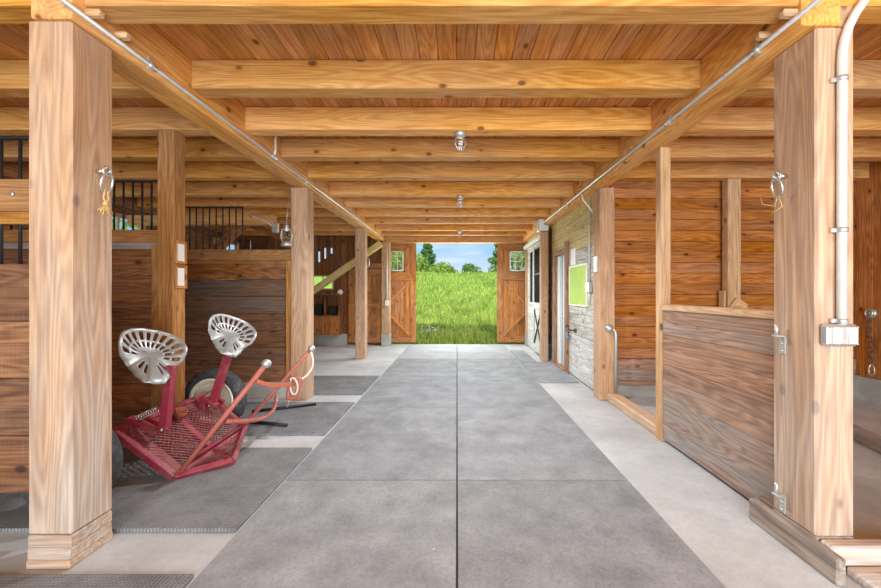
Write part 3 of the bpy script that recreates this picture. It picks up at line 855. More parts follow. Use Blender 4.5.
xr = RI - rc
t = thing('ceiling_conduit', 'thin metal conduit on the half wall side beam, ending at a grey box', 'conduit', (xr, 2, 2.72))
m = MB(); m.cyl((xr, 1.5, 2.725), (xr, 8.05, 2.725), rc, 10); m.build('pipe', M_GALV, t)
for y in (2.33, 3.3, 6.4):
    m = MB(); m.cyl((xr, y - .025, 2.725), (xr, y + .025, 2.725), rc + .006, 12); m.box(RI - .012, RI + .002, y - .02, y + .02, 2.70, 2.775); m.build('strap', M_GALV, t)
m = MB(); m.tube([(xr, 5.62, 2.72), (xr + .02, 5.60, 2.62), (1.80, 5.57, 2.5), (1.86, 5.55, 2.38), (DX - .01, 5.55, 2.15)], .012, 8); m.build('branch', M_CONDUIT, t)
m = MB(); m.box(1.60, 1.80, 8.05, 8.25, 2.565, 2.80, ch=.01); m.build('end_box', M_GALV, t)

# conduit and outlet on near post
t = thing('post_conduit', 'thick white conduit bending at the top and feeding the quad outlet on the post', 'conduit', (1.915, 2.03, 1.2))
yc = 2.027
pts = [P(841.5, 326, yc), P(842, 62, yc), P(842.6, 52, yc), P(844.5, 40, yc), P(848.5, 27, yc), P(855, 14, yc), P(864, 1, yc), P(878, -16, yc), P(900, -36, yc)]
m = MB(); m.tube(pts, .0205, 16); m.build('pipe', M_CONDUIT, t)
for yy in (79, 230, 321):
    c = P(841.8, yy, yc)
    m = MB(); m.cyl(c - Vector((0, 0, .012)), c + Vector((0, 0, .012)), .026, 14); m.box(c.x - .045, c.x + .005, 2.03, 2.05, c.z - .012, c.z + .012); m.build('strap', M_GALV, t)
t = thing('outlet_box', 'galvanised double outlet box on the conduit post', 'outlet', (1.92, 2.02, 1.08))
bx0, bx1 = P(827.5, 0, 2.0).x, P(859, 0, 2.0).x; bz0, bz1 = P(0, 346.5, 2.0).z, P(0, 324.5, 2.0).z
m = MB(); m.box(bx0, bx1, 1.995, 2.05, bz0, bz1, ch=.012); m.build('box', M_GALV, t)
for k in (0, 1):
    c = bx0 + (bx1 - bx0) * (.5 + .5 * k) - .035
    m = MB(); m.box(c - .022, c + .022, 1.989, 1.996, bz0 + .015, bz1 - .015, ch=.004); m.box(c - .008, c + .012, 1.985, 1.99, bz0 + .045, bz1 - .025, ch=.003); m.build('receptacle', M_WHITE, t)
for dx in (.012, .052, .1, bx1 - bx0 - .012):
    for dz in (.012, bz1 - bz0 - .012):
        m = MB(); m.cyl((bx0 + dx, 1.990, bz0 + dz), (bx0 + dx, 1.998, bz0 + dz), .005, 8); m.build('screw', M_STEEL, t)

# ------------------------------------------------------------------ tie rings, twine, hinge brackets
def tie_ring(x, s, y, z, label, hookmat):
    t = thing('tie_ring', label, 'ring', (x, y, z), 'tie rings on the big posts')
    m = MB(); m.cyl((x, y, z), (x + s * .035, y, z), .012, 10)
    m.tube([(x + s * .05 + s * .0 , y + .022 * math.cos(q), z + .022 * math.sin(q)) for q in [i * math.pi / 8 for i in range(16)]], .0085, 8, closed=True)
    m.build('eye_bolt', hookmat, t)
    m = MB(); c = Vector((x + s * .05, y, z - .06))
    m.tube([c + Vector((s * .012 * math.sin(q), .034 * math.cos(q), .052 * math.sin(q))) for q in [i * math.pi / 12 for i in range(24)]], .006, 8, closed=True)
    m.build('ring', hookmat, t)
    return t
t = tie_ring(-1.878, 1, 2.145, 1.985, 'steel eye with ring and straw twine on the big banded post', M_STEEL)
m = MB(); c = Vector((-1.835, 2.145, 1.875))
m.tube([c + Vector((0, .0, .02)), c + Vector((0, -.012, -.03)), c + Vector((.0, .005, -.06)), c + Vector((0, -.03, -.10))], .004, 6)
m.tube([c + Vector((0, .01, .01)), c + Vector((0, .02, -.03)), c + Vector((.0, .0, -.06)), c + Vector((0, .03, -.09))], .004, 6)
m.sphere(c + Vector((0, .0, -.058)), .011, 10, 6)
for i in range(7):
    a_ = -.03 + i * .01; m.tube([c + Vector((0, .0, -.06)), c + Vector((0, a_ * .9, -.085)), c + Vector((0, a_ * 1.5, -.10 - .01 * (i % 3)))], .0025, 5)
m.build('twine', M_TWINE, t)
t = tie_ring(1.79, -1, 2.235, 1.985, 'steel eye with ring and loose straw on the conduit post', M_STEEL)
m = MB(); c = Vector((1.745, 2.235, 1.875)); m.tube([c + Vector((0, 0, .01)), c + Vector((0, .02, -.05)), c + Vector((-.01, .1, -.02)), c + Vector((-.0, .13, .03))], .0025, 5)
m.tube([c + Vector((0, 0, .01)), c + Vector((0, -.03, -.06)), c + Vector((0, .06, -.09))], .0025, 5); m.build('twine', M_TWINE, t)
def pintle(z, label):
    x, y = 1.79, 2.255
    t = thing('hinge_bracket', label, 'bracket', (x, y, z), 'hinge brackets on the conduit post')
    m = MB(); m.box(x - .008, x, y - .022, y + .022, z, z + .10, ch=.003); m.box(x - .05, x, y - .022, y + .022, z + .095, z + .105, ch=.003); m.build('plate', M_GALV, t)
    m = MB(); m.cyl((x - .038, y, z + .10), (x - .038, y, z + .165), .009, 10); m.build('pin', M_GALV, t)
    for zz in (.02, .06):
        m = MB(); m.cyl((x - .014, y, z + zz), (x - .006, y, z + zz), .008, 6); m.build('bolt', M_STEEL, t)
pintle(1.015, 'galvanised hinge pin bracket at chest height on the conduit post')
pintle(.145, 'galvanised hinge pin bracket near the foot of the conduit post')

m = MB(); c = P(367.6, 262, 8.5); m.tube([Vector((-1.885, 8.5, c.z + .07)), c + Vector((0, .0, .08)), c + Vector((.03, 0, .06)), c + Vector((.035, 0, 0)), c + Vector((.03, 0, -.07)), c + Vector((0, 0, -.1))], .01, 8)
one('rope_hook', m, M_GALV, 'small metal hook on the side of the lone aisle post', 'hook')

# chain on the stall's outer wall
t = thing('hanging_chain', 'rusty chain with snap hook hanging from a wall ring in the stall', 'chain', (5.05, 5.05, .9))
c = Vector((XR - .03, 5.08, 1.10))
m = MB(); m.cyl((XR, 5.08, 1.10), (XR - .03, 5.08, 1.10), .06, 18); m.tube([c + Vector((-.02 , .045 * math.cos(q), .045 * math.sin(q))) for q in [i * math.pi / 8 for i in range(16)]], .012, 8, closed=True); m.build('wall_ring', M_GALV, t)
m = MB(); z = 1.055
for i in range(9):
    cc = Vector((XR - .055, 5.08 - .004 * i, z - .062 * i - .035))
    dirv = Vector((.8, .6, 0)) if i % 2 else Vector((-.6, .8, 0))
    m.tube([cc + dirv * (.024 * math.cos(q)) + Vector((0, 0, .044 * math.sin(q))) for q in [k * math.pi / 6 for k in range(12)]], .009, 6, closed=True)
m.build('links', M_RUST, t)
cc = Vector((XR - .055, 5.04, z - .062 * 9 - .075))
m = MB(); m.tube([cc + Vector((0, .01, .06)), cc + Vector((0, .035, .0)), cc + Vector((0, .035, -.06)), cc + Vector((0, 0, -.08)), cc + Vector((0, -.035, -.06)), cc + Vector((0, -.035, .0)), cc + Vector((0, -.01, .06))], .009, 8)
m.build('snap_hook', M_GALV, t)

# ------------------------------------------------------------------ jar lamps under the joists
def jar_lamp(x, y, label):
    t = thing('jar_lamp', label, 'lamp', (x, y, ZJ), 'jar lamps over the aisle')
    m = MB(); m.lathe((x, y, ZJ - .035), [(0, .035), (.055, .035), (.055, .012), (.042, 0), (.036, -.012), (0, -.012)], n=20); m.build('base', M_GALV, t)
    m = MB(); m.lathe((x, y, ZJ - .145), [(.0, 0), (.022, .004), (.036, .02), (.04, .05), (.036, .09), (.032, .1)], n=20); m.build('glass_jar', M_GLASS, t)
    m = MB()
    for k in range(4):
        q = k * math.pi / 2 + .4; u = Vector((math.cos(q), math.sin(q), 0))
        m.tube([Vector((x, y, ZJ - .05)) + u * .045, Vector((x, y, ZJ - .1)) + u * .05, Vector((x, y, ZJ - .15)) + u * .03, Vector((x, y, ZJ - .158))], .0035, 6)
    m.tube([Vector((x + .05 * math.cos(q), y + .05 * math.sin(q), ZJ - .1)) for q in [k * math.pi / 8 for k in range(16)]], .0035, 6, closed=True)
    m.build('cage', M_GALV, t)
    m = MB(); m.sphere((x, y, ZJ - .095), .02, 12, 8); m.build('bulb', M_WHITE, t)
LAMPS = [(.03, 3.68), (.05, 6.09), (.06, 9.44)]
for (x, y), w_ in zip(LAMPS, ('nearest the camera', 'second from the camera', 'closest to the end doorway')):
    jar_lamp(x, y, 'glass jar lamp with wire cage under a joist, %s' % w_)

# ------------------------------------------------------------------ the red two-seat cart
cart = thing('red_cart', 'red two wheeled cart with two silver tractor seats and ball ended shafts', 'cart', (-2.2, 3.3, 0))
Q1, Q2, Q3, Q4, Q5 = P(114.5, 432, 2.86), P(174, 477, 2.93), P(232, 461.5, 3.17), P(244, 428, 3.74), P(207, 395, 3.84)
def lerp(a, b, f): return a + (b - a) * f
m = MB()
up = (Q4 - Q2).cross(Q1 - Q2).normalized()
if up.z < 0: up = -up
for a, b in ((Q1, Q2), (Q2, Q3), (Q3, Q4), (Q4, Q5), (Q5, Q1)):
    m.bar(a, b, .045, .06, up=up, ch=.006)
C0 = lerp(Q1, Q5, .5); C1 = lerp(Q2, Q4, .5)
m.bar(C0, C1, .05, .04, up=up); m.bar(C1, Q3, .04, .04, up=up); m.bar(Q2, Q4, .04, .035, up=up)
m.bar(lerp(Q1, Q5, .5), lerp(Q1, Q5, .53), .08, .03, up=up)
m.build('deck_frame', M_RED, cart)
m = MB()
d1 = lerp(Q1, Q2, .06); d2 = lerp(Q1, Q2, .97)
m.bar(lerp(d1, lerp(Q5, Q4, .06), .09), lerp(d2, lerp(Q5, Q4, .97), .07), .10, .008, up=up)
m.bar(lerp(Q1, Q5, .02) + (Q2 - Q1) * .1, lerp(Q1, Q5, .98) + (Q4 - Q5) * .1, .09, .008, up=up)
m.build('deck_plate', M_REDDIRT, cart)
# expanded metal
m = MB()
def mesh_quad(A, B, C, D, nu, nv):
    f = lambda u, v: lerp(lerp(A, B, u), lerp(D, C, u), v)
    for i in range(-nv, nu):
        for sgn in (1, -1):
            pts = []
            for k in range(nv + 1):
                ui = (i + k) if sgn == 1 else (i + nv - k)
                if 0 <= ui <= nu: pts.append(f(ui / nu, k / nv))
            if len(pts) >= 2: m.bar(pts[0], pts[-1], .009, .006, up=up, ch=.0005)
mesh_quad(Q1, Q2, Q4, Q5, 14, 22)
mesh_quad(Q2, Q3, lerp(Q3, Q4, .5), C1, 8, 8); mesh_quad(C1, lerp(Q3, Q4, .5), lerp(Q3, Q4, .97), Q4, 6, 7)
m.build('deck_mesh', M_REDDIRT, cart)
m = MB(); foot = P(224, 467, 3.17); foot.z = .042; m.bar(foot + Vector((-.05, -.02, .0)), foot + Vector((.07, .04, .0)), .05, .03); m.bar(foot + Vector((.0, 0, .0)), Q3 + Vector((-.03, .0, .01)), .03, .03); m.build('skid_foot', M_RED, cart)

def cart_wheel(yn, yf, x):
    r = .296
    w_ = yf - yn
    wh = MB()
    n = 72
    prof = [(.20, -w_ / 2 + .012), (.235, -w_ / 2), (.27, -w_ / 2 + .006), (r - .008, -w_ / 2 + .03), (r, -w_ / 4), (r, 0), (r, w_ / 4), (r - .008, w_ / 2 - .03), (.27, w_ / 2 - .006), (.235, w_ / 2), (.20, w_ / 2 - .012)]
    def mod(i, k):
        if i in (3, 4, 5, 6, 7): return (-.014 if (k + (i % 2) * 2) % 4 < 2 else 0)
        return 0
    r0 = r; r = r + .020
    wh.lathe((x, (yn + yf) / 2, r), prof, axis=(0, 1, 0), n=n, mod=mod)
    o = wh.build('wheel', M_TYRE, cart)
    rm = MB()
    rm.lathe((x, (yn + yf) / 2, r), [(.215, -w_ / 2 + .004), (.205, -w_ / 2 - .004), (.19, -w_ / 2 + .004), (.175, -w_ / 2 + .03), (.16, -.01), (.12, -.015), (.09, -.03), (.05, -.035), (.048, -.06), (0.0, -.062)], axis=(0, 1, 0), n=36)
    rm.lathe((x, (yn + yf) / 2, r), [(.212, w_ / 2 - .004), (.19, w_ / 2 - .004), (.16, .01), (0, .01)], axis=(0, 1, 0), n=36)
    rm.build('rim', M_RIM, o)
    for k in range(4):
        q = k * math.pi / 2 + .5
        b = MB(); c = Vector((x + .075 * math.cos(q), (yn + yf) / 2 - .03, r + .075 * math.sin(q)))
        b.cyl(c, c - Vector((0, .015, 0)), .011, 6); b.build('wheel_nut', M_GALV, o)
cart_wheel(2.42, 2.58, -2.36)
cart_wheel(3.93, 4.08, -2.355)
m = MB(); m.bar((-2.385, 2.49, .296), (-2.355, 4.0, .296), .045, .045); m.build('axle', M_RED, cart)

def tractor_seat(C, n_, fr, scale=1.0):
    n_ = Vector(n_).normalized(); fr = Vector(fr); fr = (fr - n_ * fr.dot(n_)).normalized(); w_ = fr.cross(n_)
    key = [(0, .272), (12, .262), (26, .222), (40, .188), (52, .174), (64, .182), (77, .212), (95, .226), (115, .226), (138, .214), (160, .196), (180, .186)]
    def rad(th):
        th = abs((th + 180) % 360 - 180)
        for (a, ra), (b, rb) in zip(key, key[1:]):
            if th <= b:
                f = (th - a) / (b - a); f = f * f * (3 - 2 * f); return ra + (rb - ra) * f
        return key[-1][1]
    fr_ = [0, .12, .22, .32, .42, .50, .58, .66, .74, .82, .88, .94, 1.0]
    N = 120
    vs, fs = [C], []
    def hh(f, th):
        th = abs((th + 180) % 360 - 180)
        s = min(1, max(0, (th - 50) / 55)); s = s * s * (3 - 2 * s)
        h = s * .105 * f ** 2.2 - (1 - s) * .02 * f * f
        if f > .95: h -= .012
        if th < 12: h += .012 * f
        return h
    for j, f in enumerate(fr_[1:]):
        for k in range(N):
            th = 360 * k / N; r_ = rad(th) * f * scale
            vs.append(C + fr * (r_ * math.cos(R(th))) + w_ * (r_ * math.sin(R(th))) + n_ * (hh(f, th) * scale))
    def hole(j, k):
        th = (360 * (k + .5) / N); tt = abs((th + 180) % 360 - 180)
        if tt > 72:
            if k % 6 >= 3: return 7 <= j <= 9 or 4 <= j <= 5
            return False
        if 14 < tt < 22 or 30 < tt < 39: return 4 <= j <= 7
        return False
    for k in range(N): fs.append([0, 1 + k, 1 + (k + 1) % N])
    for j in range(len(fr_) - 2):
        for k in range(N):
            if hole(j + 1, k): continue
            k2 = (k + 1) % N
            fs.append([1 + j * N + k, 1 + (j + 1) * N + k, 1 + (j + 1) * N + k2, 1 + j * N + k2])
    s = MB(); s.add(vs, fs, smooth=True)
    o = s.build('seat', M_SEAT, cart)
    so = o.modifiers.new('thick', 'SOLIDIFY'); so.thickness = .009; so.offset = -1
    sb = o.modifiers.new('soft', 'SUBSURF'); sb.levels = 1; sb.render_levels = 1
    return o
C1s, C2s = P(149.5, 356, 2.95), P(229, 336, 3.62)
tractor_seat(C1s, (.62, -.16, .77), (.66, -.56, -.52), .99)
tractor_seat(C2s, (.64, -.2, .76), (.48, -.74, -.48), .93)

def seat_mount(C, base, top, l0, l1, s0, s1, Y):
    m = MB(); m.bar(P(*base, Y), P(*top, Y), .054, .064, up=(1, 0, 0), ch=.006); o = m.build('seat_post', M_RED, cart)
    m = MB(); a, b = P(*l0, Y), P(*l1, Y - .02); m.bar(a, b, .07, .035, up=(0, 0, 1)); m.bar(a + Vector((0, .09, .0)), b + Vector((0, .09, .0)), .03, .05)
    m.bar(a, a + Vector((.01, .0, -.12)), .06, .05, up=(1, 0, 0)); m.build('seat_link', M_RED, cart)
    m = MB(); a, b = P(*s0, Y), P(*s1, Y); dv = (b - a); u = dv.cross(Vector((0, 1, 0))).normalized(); w_ = Vector((0, 1, 0))
    N = 10 * 12
    m.tube([a + dv * (i / N) + (u * math.cos(2 * math.pi * i / 12) + w_ * math.sin(2 * math.pi * i / 12)) * .018 for i in range(N + 1)], .0045, 6)
    m.build('spring', M_STEEL, cart)
    m = MB(); m.tube([a - dv * .12, b + dv * .45], .009, 8); m.build('spring_rod', M_RED, cart)
    m = MB(); m.cyl(P(base[0] - 3, base[1] + 1, Y - .05), P(base[0] - 3, base[1] + 1, Y + .05), .011, 8); m.build('bolt', M_STEEL, cart)
seat_mount(C1s, (164.5, 429, ), (171, 366), (130, 418), (158, 433), (134, 420), (158, 408.5), 2.98)
seat_mount(C2s, (212, 405), (231.5, 345), (203, 396), (217, 406), (206, 397), (219, 388), 3.64)

# shafts
B1, B2 = P(266.4, 363.6, 3.07), P(311.6, 348.5, 4.0)
S1, S2 = Q2 + Vector((.03, .03, .03)), Q4 + Vector((0, .0, .02))
for S, B, rr in ((S1, B1, .0185), (S2, B2, .0165)):
    m = MB(); m.cyl(S, B, rr, 14); o = m.build('shaft', M_SALMON, cart)
    m = MB(); m.sphere(B, .034, 18, 12); m.build('ball_end', M_GALV, o)
m = MB(); m.cyl(P(197, 455, 3.1), S2 + (B2 - S2) * .02, .013, 10); m.build('stay_rod', M_RED, cart)
def bez(a, b, c, d, n=14):
    return [a * (1 - t) ** 3 + b * 3 * t * (1 - t) ** 2 + c * 3 * t * t * (1 - t) + d * t ** 3 for t in [i / n for i in range(n + 1)]]
a = lerp(S1, B1, .50); d_ = lerp(S2, B2, .58)
m = MB(); m.tube(bez(P(226, 421, 3.06), P(258, 422, 3.3), P(276, 420, 3.7), P(276.5, 396, 3.9)), .017, 10); m.build('hoop', M_SALMON, cart)
a = lerp(S1, B1, .845)
pts = bez(P(257.5, 381.5, 3.07), P(268, 387, 3.3), P(284, 385, 3.6), P(296, 384, 3.85))
m = MB()
for p, q in zip(pts, pts[1:]): m.bar(p, q + (q - p) * .05, .012, .035, up=(0, 0, 1), ch=.002)
m.build('strap', plain('worn_leather', srgb(190, 104, 74), .6, 0, .15, 30), cart)
m = MB()
e = P(294, 388, 3.80)
ring = []
for q in range(24):
    an = q * math.pi / 12
    cxx = .042 * math.copysign(abs(math.cos(an)) ** .6, math.cos(an)); cz = .095 * math.copysign(abs(math.sin(an)) ** .6, math.sin(an))
    ring.append(e + Vector((cxx + cz * .25, 0, cz)))
m.tube(ring, .02, 8, closed=True); m.build('hitch_plate', M_SALMON, cart)
m = MB()
m.tube(bez(B2 + Vector((.0, -.03, -.03)), P(318, 366, 3.98), P(308, 376, 3.95), P(300, 380, 3.82)), .009, 8)
m.tube(bez(P(291, 378, 3.78), P(289, 392, 3.77), P(293, 398, 3.77), P(297, 392, 3.77)), .008, 8)
m.tube(bez(P(297, 392, 3.77), P(299, 384, 3.77), P(296, 378, 3.77), P(292, 378, 3.77)), .008, 8)
m.tube(bez(P(291, 398, 3.8), P(287, 402, 3.9), P(289, 404, 4.1), P(287, 406.5, 4.3)), .008, 8)
m.build('rope', M_ROPE, cart)
# can on the deck
t = thing('rusty_can', 'small rusty orange can tipped on the cart deck between the seats', 'can', P(181, 415, 3.42))
c = P(180, 413.5, 3.32)
m = MB(); m.lathe(c, [(0, -.035), (.04, -.035), (.045, .035), (.038, .035), (.034, -.028), (0, -.028)], axis=(.55, -.2, .8), n=20); m.build('body', M_CUP, t)

# dark rods on the floor
for a, b, lab in ((P(252, 404, 4.55), P(316, 407, 4.86), 'long dark steel rod lying on the mat near the aisle post'),
                  (P(248, 421, 4.2), P(287, 428, 4.08), 'shorter dark rod lying on the mat under the shafts')):
    a.z = b.z = .0385
    m = MB(); m.cyl(a, b, .016, 10); one('iron_rod', m, M_BLACK, lab, 'rod')

# ------------------------------------------------------------------ outdoors
def gz(x, y):
    if y < 11: return -.02
    z = .1 * (min(y, 45) - 11) - .02 - x * .006 * min(1, (y - 11) / 20)
    if y > 45: z -= (y - 45) * .02
    return z + .05 * math.sin(x * .7 + y * .4) * min(1, (y - 11) / 5)
m = MB(); nx, ny = 60, 80
vs, fs = [], []
for j in range(ny + 1):
    y = 10.86 + (j / ny) ** 1.6 * 110
    for i in range(nx + 1):
        x = -45 + 90 * i / nx
        vs.append((x, y, gz(x, y)))
for j in range(ny):
    for i in range(nx):
        a = j * (nx + 1) + i; fs.append([a, a + 1, a + nx + 2, a + nx + 1])
m.add(vs, fs, smooth=True)
struct('hillside', m, M_SOIL)

rg = random.Random(3)
m = MB(); vs, fs, gc, bvs = [], [], [], []
for i in range(52000):
    y = 11.0 + 36 * rg.random() ** 2.0
    hw = y * .17 + 1.2
    x = rg.uniform(-hw, hw)
    if abs(x) > 2.9 and y < 11.05: continue
    h = rg.uniform(.10, .30) * (1 if y > 11.4 else .7) * (1 + (y - 11) * .012); wd = rg.uniform(.004, .009) * (1 + (y - 11) * .09)
    an = rg.uniform(0, math.pi); z = gz(x, y) - .01
    dx, dy = math.cos(an) * wd, math.sin(an) * wd
    lx, ly = rg.uniform(-.5, .5) * h, rg.uniform(-.5, .5) * h
    k = len(vs)
    vs += [(x - dx, y - dy, z), (x + dx, y + dy, z), (x + lx * .4 + dx * .8, y + ly * .4 + dy * .8, z + h * .6), (x + lx * .4 - dx * .8, y + ly * .4 - dy * .8, z + h * .6), (x + lx, y + ly, z + h)]
    fs += [[k, k + 1, k + 2, k + 3], [k + 3, k + 2, k + 4]]
    bvs += [rg.random()] * 5
for i in range(900):
    cy = 11.15 + 9 * rg.random() ** 1.6; cx_ = rg.uniform(-cy * .17 - .6, cy * .17 + .6); tint = rg.random() * .8
    if abs(cx_) > 2.9 and cy < 11.3: continue
    for q in range(14):
        x, y = cx_ + rg.gauss(0, .06), cy + rg.gauss(0, .06)
        h = rg.uniform(.22, .42); wd = rg.uniform(.005, .010); an = rg.uniform(0, math.pi); z = gz(x, y) - .01
        dx, dy = math.cos(an) * wd, math.sin(an) * wd; lx, ly = rg.uniform(-.6, .6) * h, rg.uniform(-.6, .6) * h
        if y + ly < 11.02: ly = abs(ly)
        k = len(vs)
        vs += [(x - dx, y - dy, z), (x + dx, y + dy, z), (x + lx * .35 + dx * .8, y + ly * .35 + dy * .8, z + h * .65), (x + lx * .35 - dx * .8, y + ly * .35 - dy * .8, z + h * .65), (x + lx, y + ly, z + h * .9)]
        fs += [[k, k + 1, k + 2, k + 3], [k + 3, k + 2, k + 4]]
        bvs += [min(1, tint + rg.random() * .25)] * 5
m.add(vs, fs); m.bv = bvs
o = m.build('meadow_grass', M_GRASS); tag(o, 'bright green meadow grass rising beyond the end doorway', 'grass', None, 'stuff')

def foliage(blobs, n, size, seed):
    rr = random.Random(seed); m = MB(); vs, fs, bv = [], [], []
    for i in range(n):
        c, r = rr.choice(blobs)
        while True:
            q = Vector((rr.uniform(-1, 1), rr.uniform(-1, 1), rr.uniform(-1, 1)))
            if .35 < q.length < 1: break
        p = Vector(c) + Vector((q.x * r[0], q.y * r[1], q.z * r[2]))
        nn = (q + Vector((rr.uniform(-.7, .7), rr.uniform(-.7, .7), rr.uniform(-.3, .9)))).normalized()
        u = nn.orthogonal().normalized(); u = Matrix.Rotation(rr.uniform(0, 6.28), 3, nn) @ u; w_ = nn.cross(u); s = size * rr.uniform(.6, 1.3)
        k = len(vs); vs += [p - u * s, p - w_ * s * .5, p + u * s, p + w_ * s * .5]; fs.append([k, k + 1, k + 2, k + 3]); bv += [rr.random()] * 4
    m.add(vs, fs); m.bv = bv
    return m
def tree(name, label, cat, base, blobs, n, size, mat, seed, trunk=.2, th=2.0, group=None):
    t = thing(name, label, cat, base, group)
    foliage([(Vector(base) + Vector(c), r) for c, r in blobs], n, size, seed).build('crown', mat, t)
    m = MB(); m.tube([Vector(base) - Vector((0, 0, .3)), Vector(base) + Vector((.05, 0, th))], [trunk, trunk * .6], 8); m.build('trunk', M_BARK, t)
def tb(px, Y): 
    x = (px - CX) * Y / F; return Vector((x, Y, gz(x, Y)))
# fir: layered cones
b = tb(427.5, 62); layers = []
for k in range(9):
    f = k / 8; layers.append(((rg.uniform(-.15, .15), 0, 1.0 + f * 5.6), (1.9 * (1 - f) + .25, 1.9 * (1 - f) + .25, .55)))
tree('fir_tree', 'dark pointed fir standing above the meadow beside the yellow green tree', 'tree', b, layers, 4200, .2, M_FIR, 5, .2, 6.2)
b = tb(414, 58); tree('leafy_tree', 'pale yellow green tree at the edge of the doorway, before the fir', 'tree', b, [((0, 0, 2.2), (2.2, 2, 1.7)), ((-2, 0, 3), (2, 2, 1.8)), ((.9, 0, 1.0), (1.4, 1.4, 1.1))], 3000, .22, M_LEAF, 6)
for k, (px, hh_, ww, lab) in enumerate(((441, 2.1, 1.7, 'rounded bush next to the fir on the meadow edge'), (448, 1.9, 1.6, 'middle rounded bush of the hedge line on the meadow edge'), (456, 1.3, 1.5, 'low bush at the thin end of the hedge line on the meadow edge'))):
    b = tb(px, 54 + 4 * k); tree('round_bush', lab, 'bush', b, [((0, 0, hh_ * .5), (ww, 1.3, hh_ * .6)), ((.5, 0, hh_ * .4), (ww * .7, 1.2, hh_ * .5))], 1800, .18, M_LEAF, 10 + k, .1, .6, 'bushes along the meadow edge')
b = tb(471, 70); tree('round_tree', 'small round dark tree alone on the skyline', 'tree', b, [((0, 0, 2.2), (1.9, 1.5, 1.2)), ((-.4, 0, 2.9), (1.1, 1, .7)), ((.9, 0, 1.6), (1.1, 1, .8))], 2000, .2, M_LEAFD, 20, .15, 2)
b = tb(495.5, 50); tree('leafy_tree', 'loose green tree half hidden behind the door edge on the skyline', 'tree', b, [((.4, 0, 1.0), (1.4, 1.3, .9)), ((0, 0, 2.1), (1.0, .9, .45)), ((.5, 0, 3.0), (.9, .8, .5)), ((.6, 0, 4.2), (.8, .8, .6)), ((.9, 0, 5.2), (.8, .8, .7))], 2600, .17, M_LEAFD, 21, .12, 4.5)
b = tb(481, 80)
t = thing('farm_house', 'tiny pinkish house on the skyline between two trees', 'house', b)
m = MB(); m.box(b.x - 1.0, b.x + 1.2, 79, 82, b.z - .3, b.z + 1.7); m.build('wall', M_PINK, t)
m = MB(); m.add([(b.x - 1.2, 78.8, b.z + 1.7), (b.x + 1.4, 78.8, b.z + 1.7), (b.x + .1, 78.8, b.z + 2.9), (b.x - 1.2, 82.2, b.z + 1.7), (b.x + 1.4, 82.2, b.z + 1.7), (b.x + .1, 82.2, b.z + 2.9)], [[0, 1, 2], [5, 4, 3], [0, 2, 5, 3], [1, 4, 5, 2], [0, 3, 4, 1]]); m.build('roof', M_RUST, t)
b = tb(519, 46); tree('leafy_tree', 'green tree seen through the window of the stall side barn door', 'tree', b, [((0, 0, 2.0), (2, 1.5, 1.6)), ((.6, 0, 3.6), (1.6, 1.2, 1.2))], 2000, .2, M_LEAF, 31, .15, 2.5)
b = tb(397, 46); tree('leafy_tree', 'green tree seen through the window of the cart side barn door', 'tree', b, [((0, 0, 2.0), (1.4, 1.5, 1.6)), ((-.8, 0, 3.4), (1.3, 1.2, 1.0))], 2000, .2, M_LEAF, 32, .15, 2.5)
b = Vector((-12.6, 15.5, gz(-12.6, 15.5))); tree('leafy_tree', 'pale tree outside the stall window, seen between the tall black bars', 'tree', b, [((0, 0, 2.6), (2.6, 2.2, 2.2)), ((1.4, .5, 1.4), (1.8, 1.6, 1.4))], 2200, .2, M_LEAF, 33, .15, 2.5)
# white flowers by the threshold
t = thing('white_flower_clump', 'clump of small white flowers in the shaded grass by the threshold', 'flowers', (-.85, 11.5, 0))
m = MB(); rr = random.Random(9)
for i in range(26):
    x, y = rr.uniform(-1.05, -.55), rr.uniform(11.3, 11.9); z = gz(x, y) + rr.uniform(.26, .38)
    m.sphere((x, y, z), .022, 8, 5, (1, 1, .5))
m.build('blossom', M_PETAL, t)
m = MB(); rr = random.Random(9)
for i in range(26):
    x, y = rr.uniform(-1.05, -.55), rr.uniform(11.3, 11.9); z = gz(x, y) + rr.uniform(.26, .38)
    m.tube([(x, y, gz(x, y) - .02), (x, y, z)], .003, 5)
m.build('stem', M_GRASS, t)

# ------------------------------------------------------------------ sky and light
w = bpy.data.worlds.new('sky'); scn.world = w; w.use_nodes = True
nt = w.node_tree; nt.nodes.clear()
out = nt.nodes.new('ShaderNodeOutputWorld'); bg = nt.nodes.new('ShaderNodeBackground')
tc = nt.nodes.new('ShaderNodeTexCoord'); sx = nt.nodes.new('ShaderNodeSeparateXYZ'); rp = nt.nodes.new('ShaderNodeValToRGB')
nt.links.new(tc.outputs['Generated'], sx.inputs[0]); nt.links.new(sx.outputs[2], rp.inputs[0])
el = rp.color_ramp.elements
el[0].position = 0.0; el[0].color = srgb(226, 238, 250)
el[1].position = 1.0; el[1].color = srgb(150, 196, 244)
for p_, c_ in ((.045, srgb(222, 236, 250)), (.075, srgb(184, 217, 249)), (.12, srgb(134, 203, 242)), (.3, srgb(160, 210, 246))):
    e_ = el.new(p_); e_.color = c_
nz = nt.nodes.new('ShaderNodeTexNoise'); mp = nt.nodes.new('ShaderNodeMapping'); mp.inputs['Scale'].default_value = (3, 3, 16)
nt.links.new(tc.outputs['Generated'], mp.inputs[0]); nt.links.new(mp.outputs[0], nz.inputs['Vector']); nz.inputs['Scale'].default_value = 2.2; nz.inputs['Detail'].default_value = 5
mr = nt.nodes.new('ShaderNodeMapRange'); mr.inputs[1].default_value = .5; mr.inputs[2].default_value = .72; mr.inputs[4].default_value = .55
nt.links.new(nz.outputs['Fac'], mr.inputs[0])
mx = nt.nodes.new('ShaderNodeMix'); mx.data_type = 'RGBA'
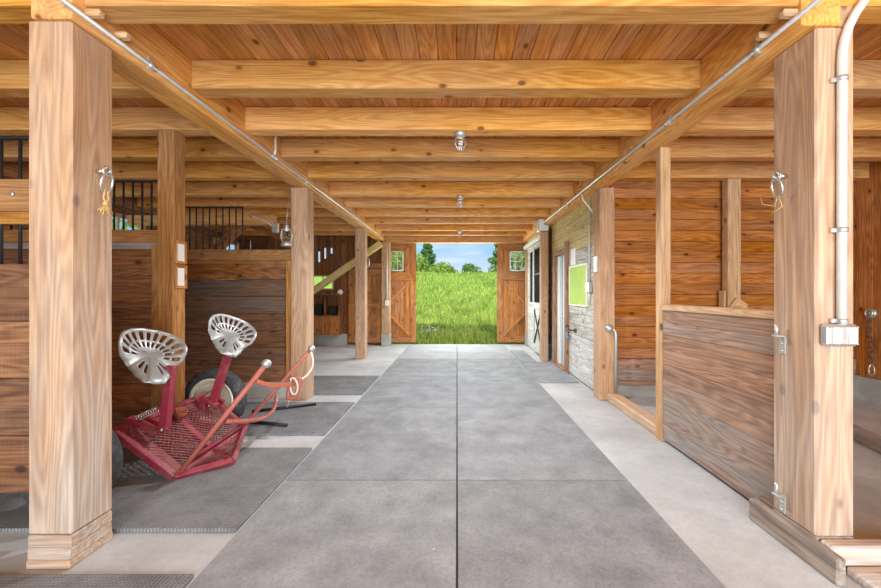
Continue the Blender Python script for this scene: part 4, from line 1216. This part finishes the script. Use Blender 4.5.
nt.links.new(mr.outputs[0], mx.inputs[0]); nt.links.new(rp.outputs[0], mx.inputs[6]); mx.inputs[7].default_value = srgb(244, 247, 252)
nt.links.new(mx.outputs[2], bg.inputs[0]); bg.inputs[1].default_value = 1.0
nt.links.new(bg.outputs[0], out.inputs[0])

def light(name, ty, loc, power, color=(1, 1, 1), **k):
    L = bpy.data.lights.new(name, ty); L.energy = power; L.color = color
    for a_, b_ in k.items(): setattr(L, a_, b_)
    o = bpy.data.objects.new(name, L); COL.objects.link(o); o.location = loc
    return o
s = light('sun', 'SUN', (0, -5, 10), 4.8, (1, .96, .88), angle=.01)
s.rotation_euler = Vector((.25, 1, -1.42)).to_track_quat('-Z', 'Y').to_euler()
# added area light in the unseen open near end, brighter than the sky
a = light('open_end_fill', 'AREA', (.7, -3.6, 1.6), 610, (.88, .95, 1), shape='RECTANGLE', size=5.4, size_y=2.7)
a.rotation_euler = (R(90), 0, 0)
# daylight through the far doorway
a = light('doorway_daylight', 'AREA', (0, 10.9, 1.5), 85, (.92, 1, .93), shape='RECTANGLE', size=2.1, size_y=2.4)
a.rotation_euler = (R(-90), 0, 0)
for (x, y) in LAMPS:
    l = light('jar_lamp_light', 'SPOT', (x, y, ZJ - .17), 200, (.95, .97, 1), spot_size=R(165), spot_blend=.6, shadow_soft_size=.06)

# ------------------------------------------------------------------ camera
cd = bpy.data.cameras.new('camera'); cam = bpy.data.objects.new('camera', cd); COL.objects.link(cam)
cam.location = (0, 0, H); cam.rotation_euler = (R(90), 0, 0)
cd.sensor_fit = 'HORIZONTAL'; cd.sensor_width = 36; cd.lens = F * 36 / 881
cd.shift_x = -(CX - 440.5) / 881; cd.shift_y = (CY - 294) / 881
cd.clip_start = .05; cd.clip_end = 400
scn.camera = cam
scn.view_settings.view_transform = 'Standard'; scn.view_settings.look = 'None'
scn.view_settings.exposure = 0.08; scn.view_settings.gamma = 1; scn.view_settings.use_curve_mapping = False
scn.cycles.use_denoising = True
scn.cycles.max_bounces = 10; scn.cycles.diffuse_bounces = 6; scn.cycles.transparent_max_bounces = 12
scn.cycles.sample_clamp_indirect = 8
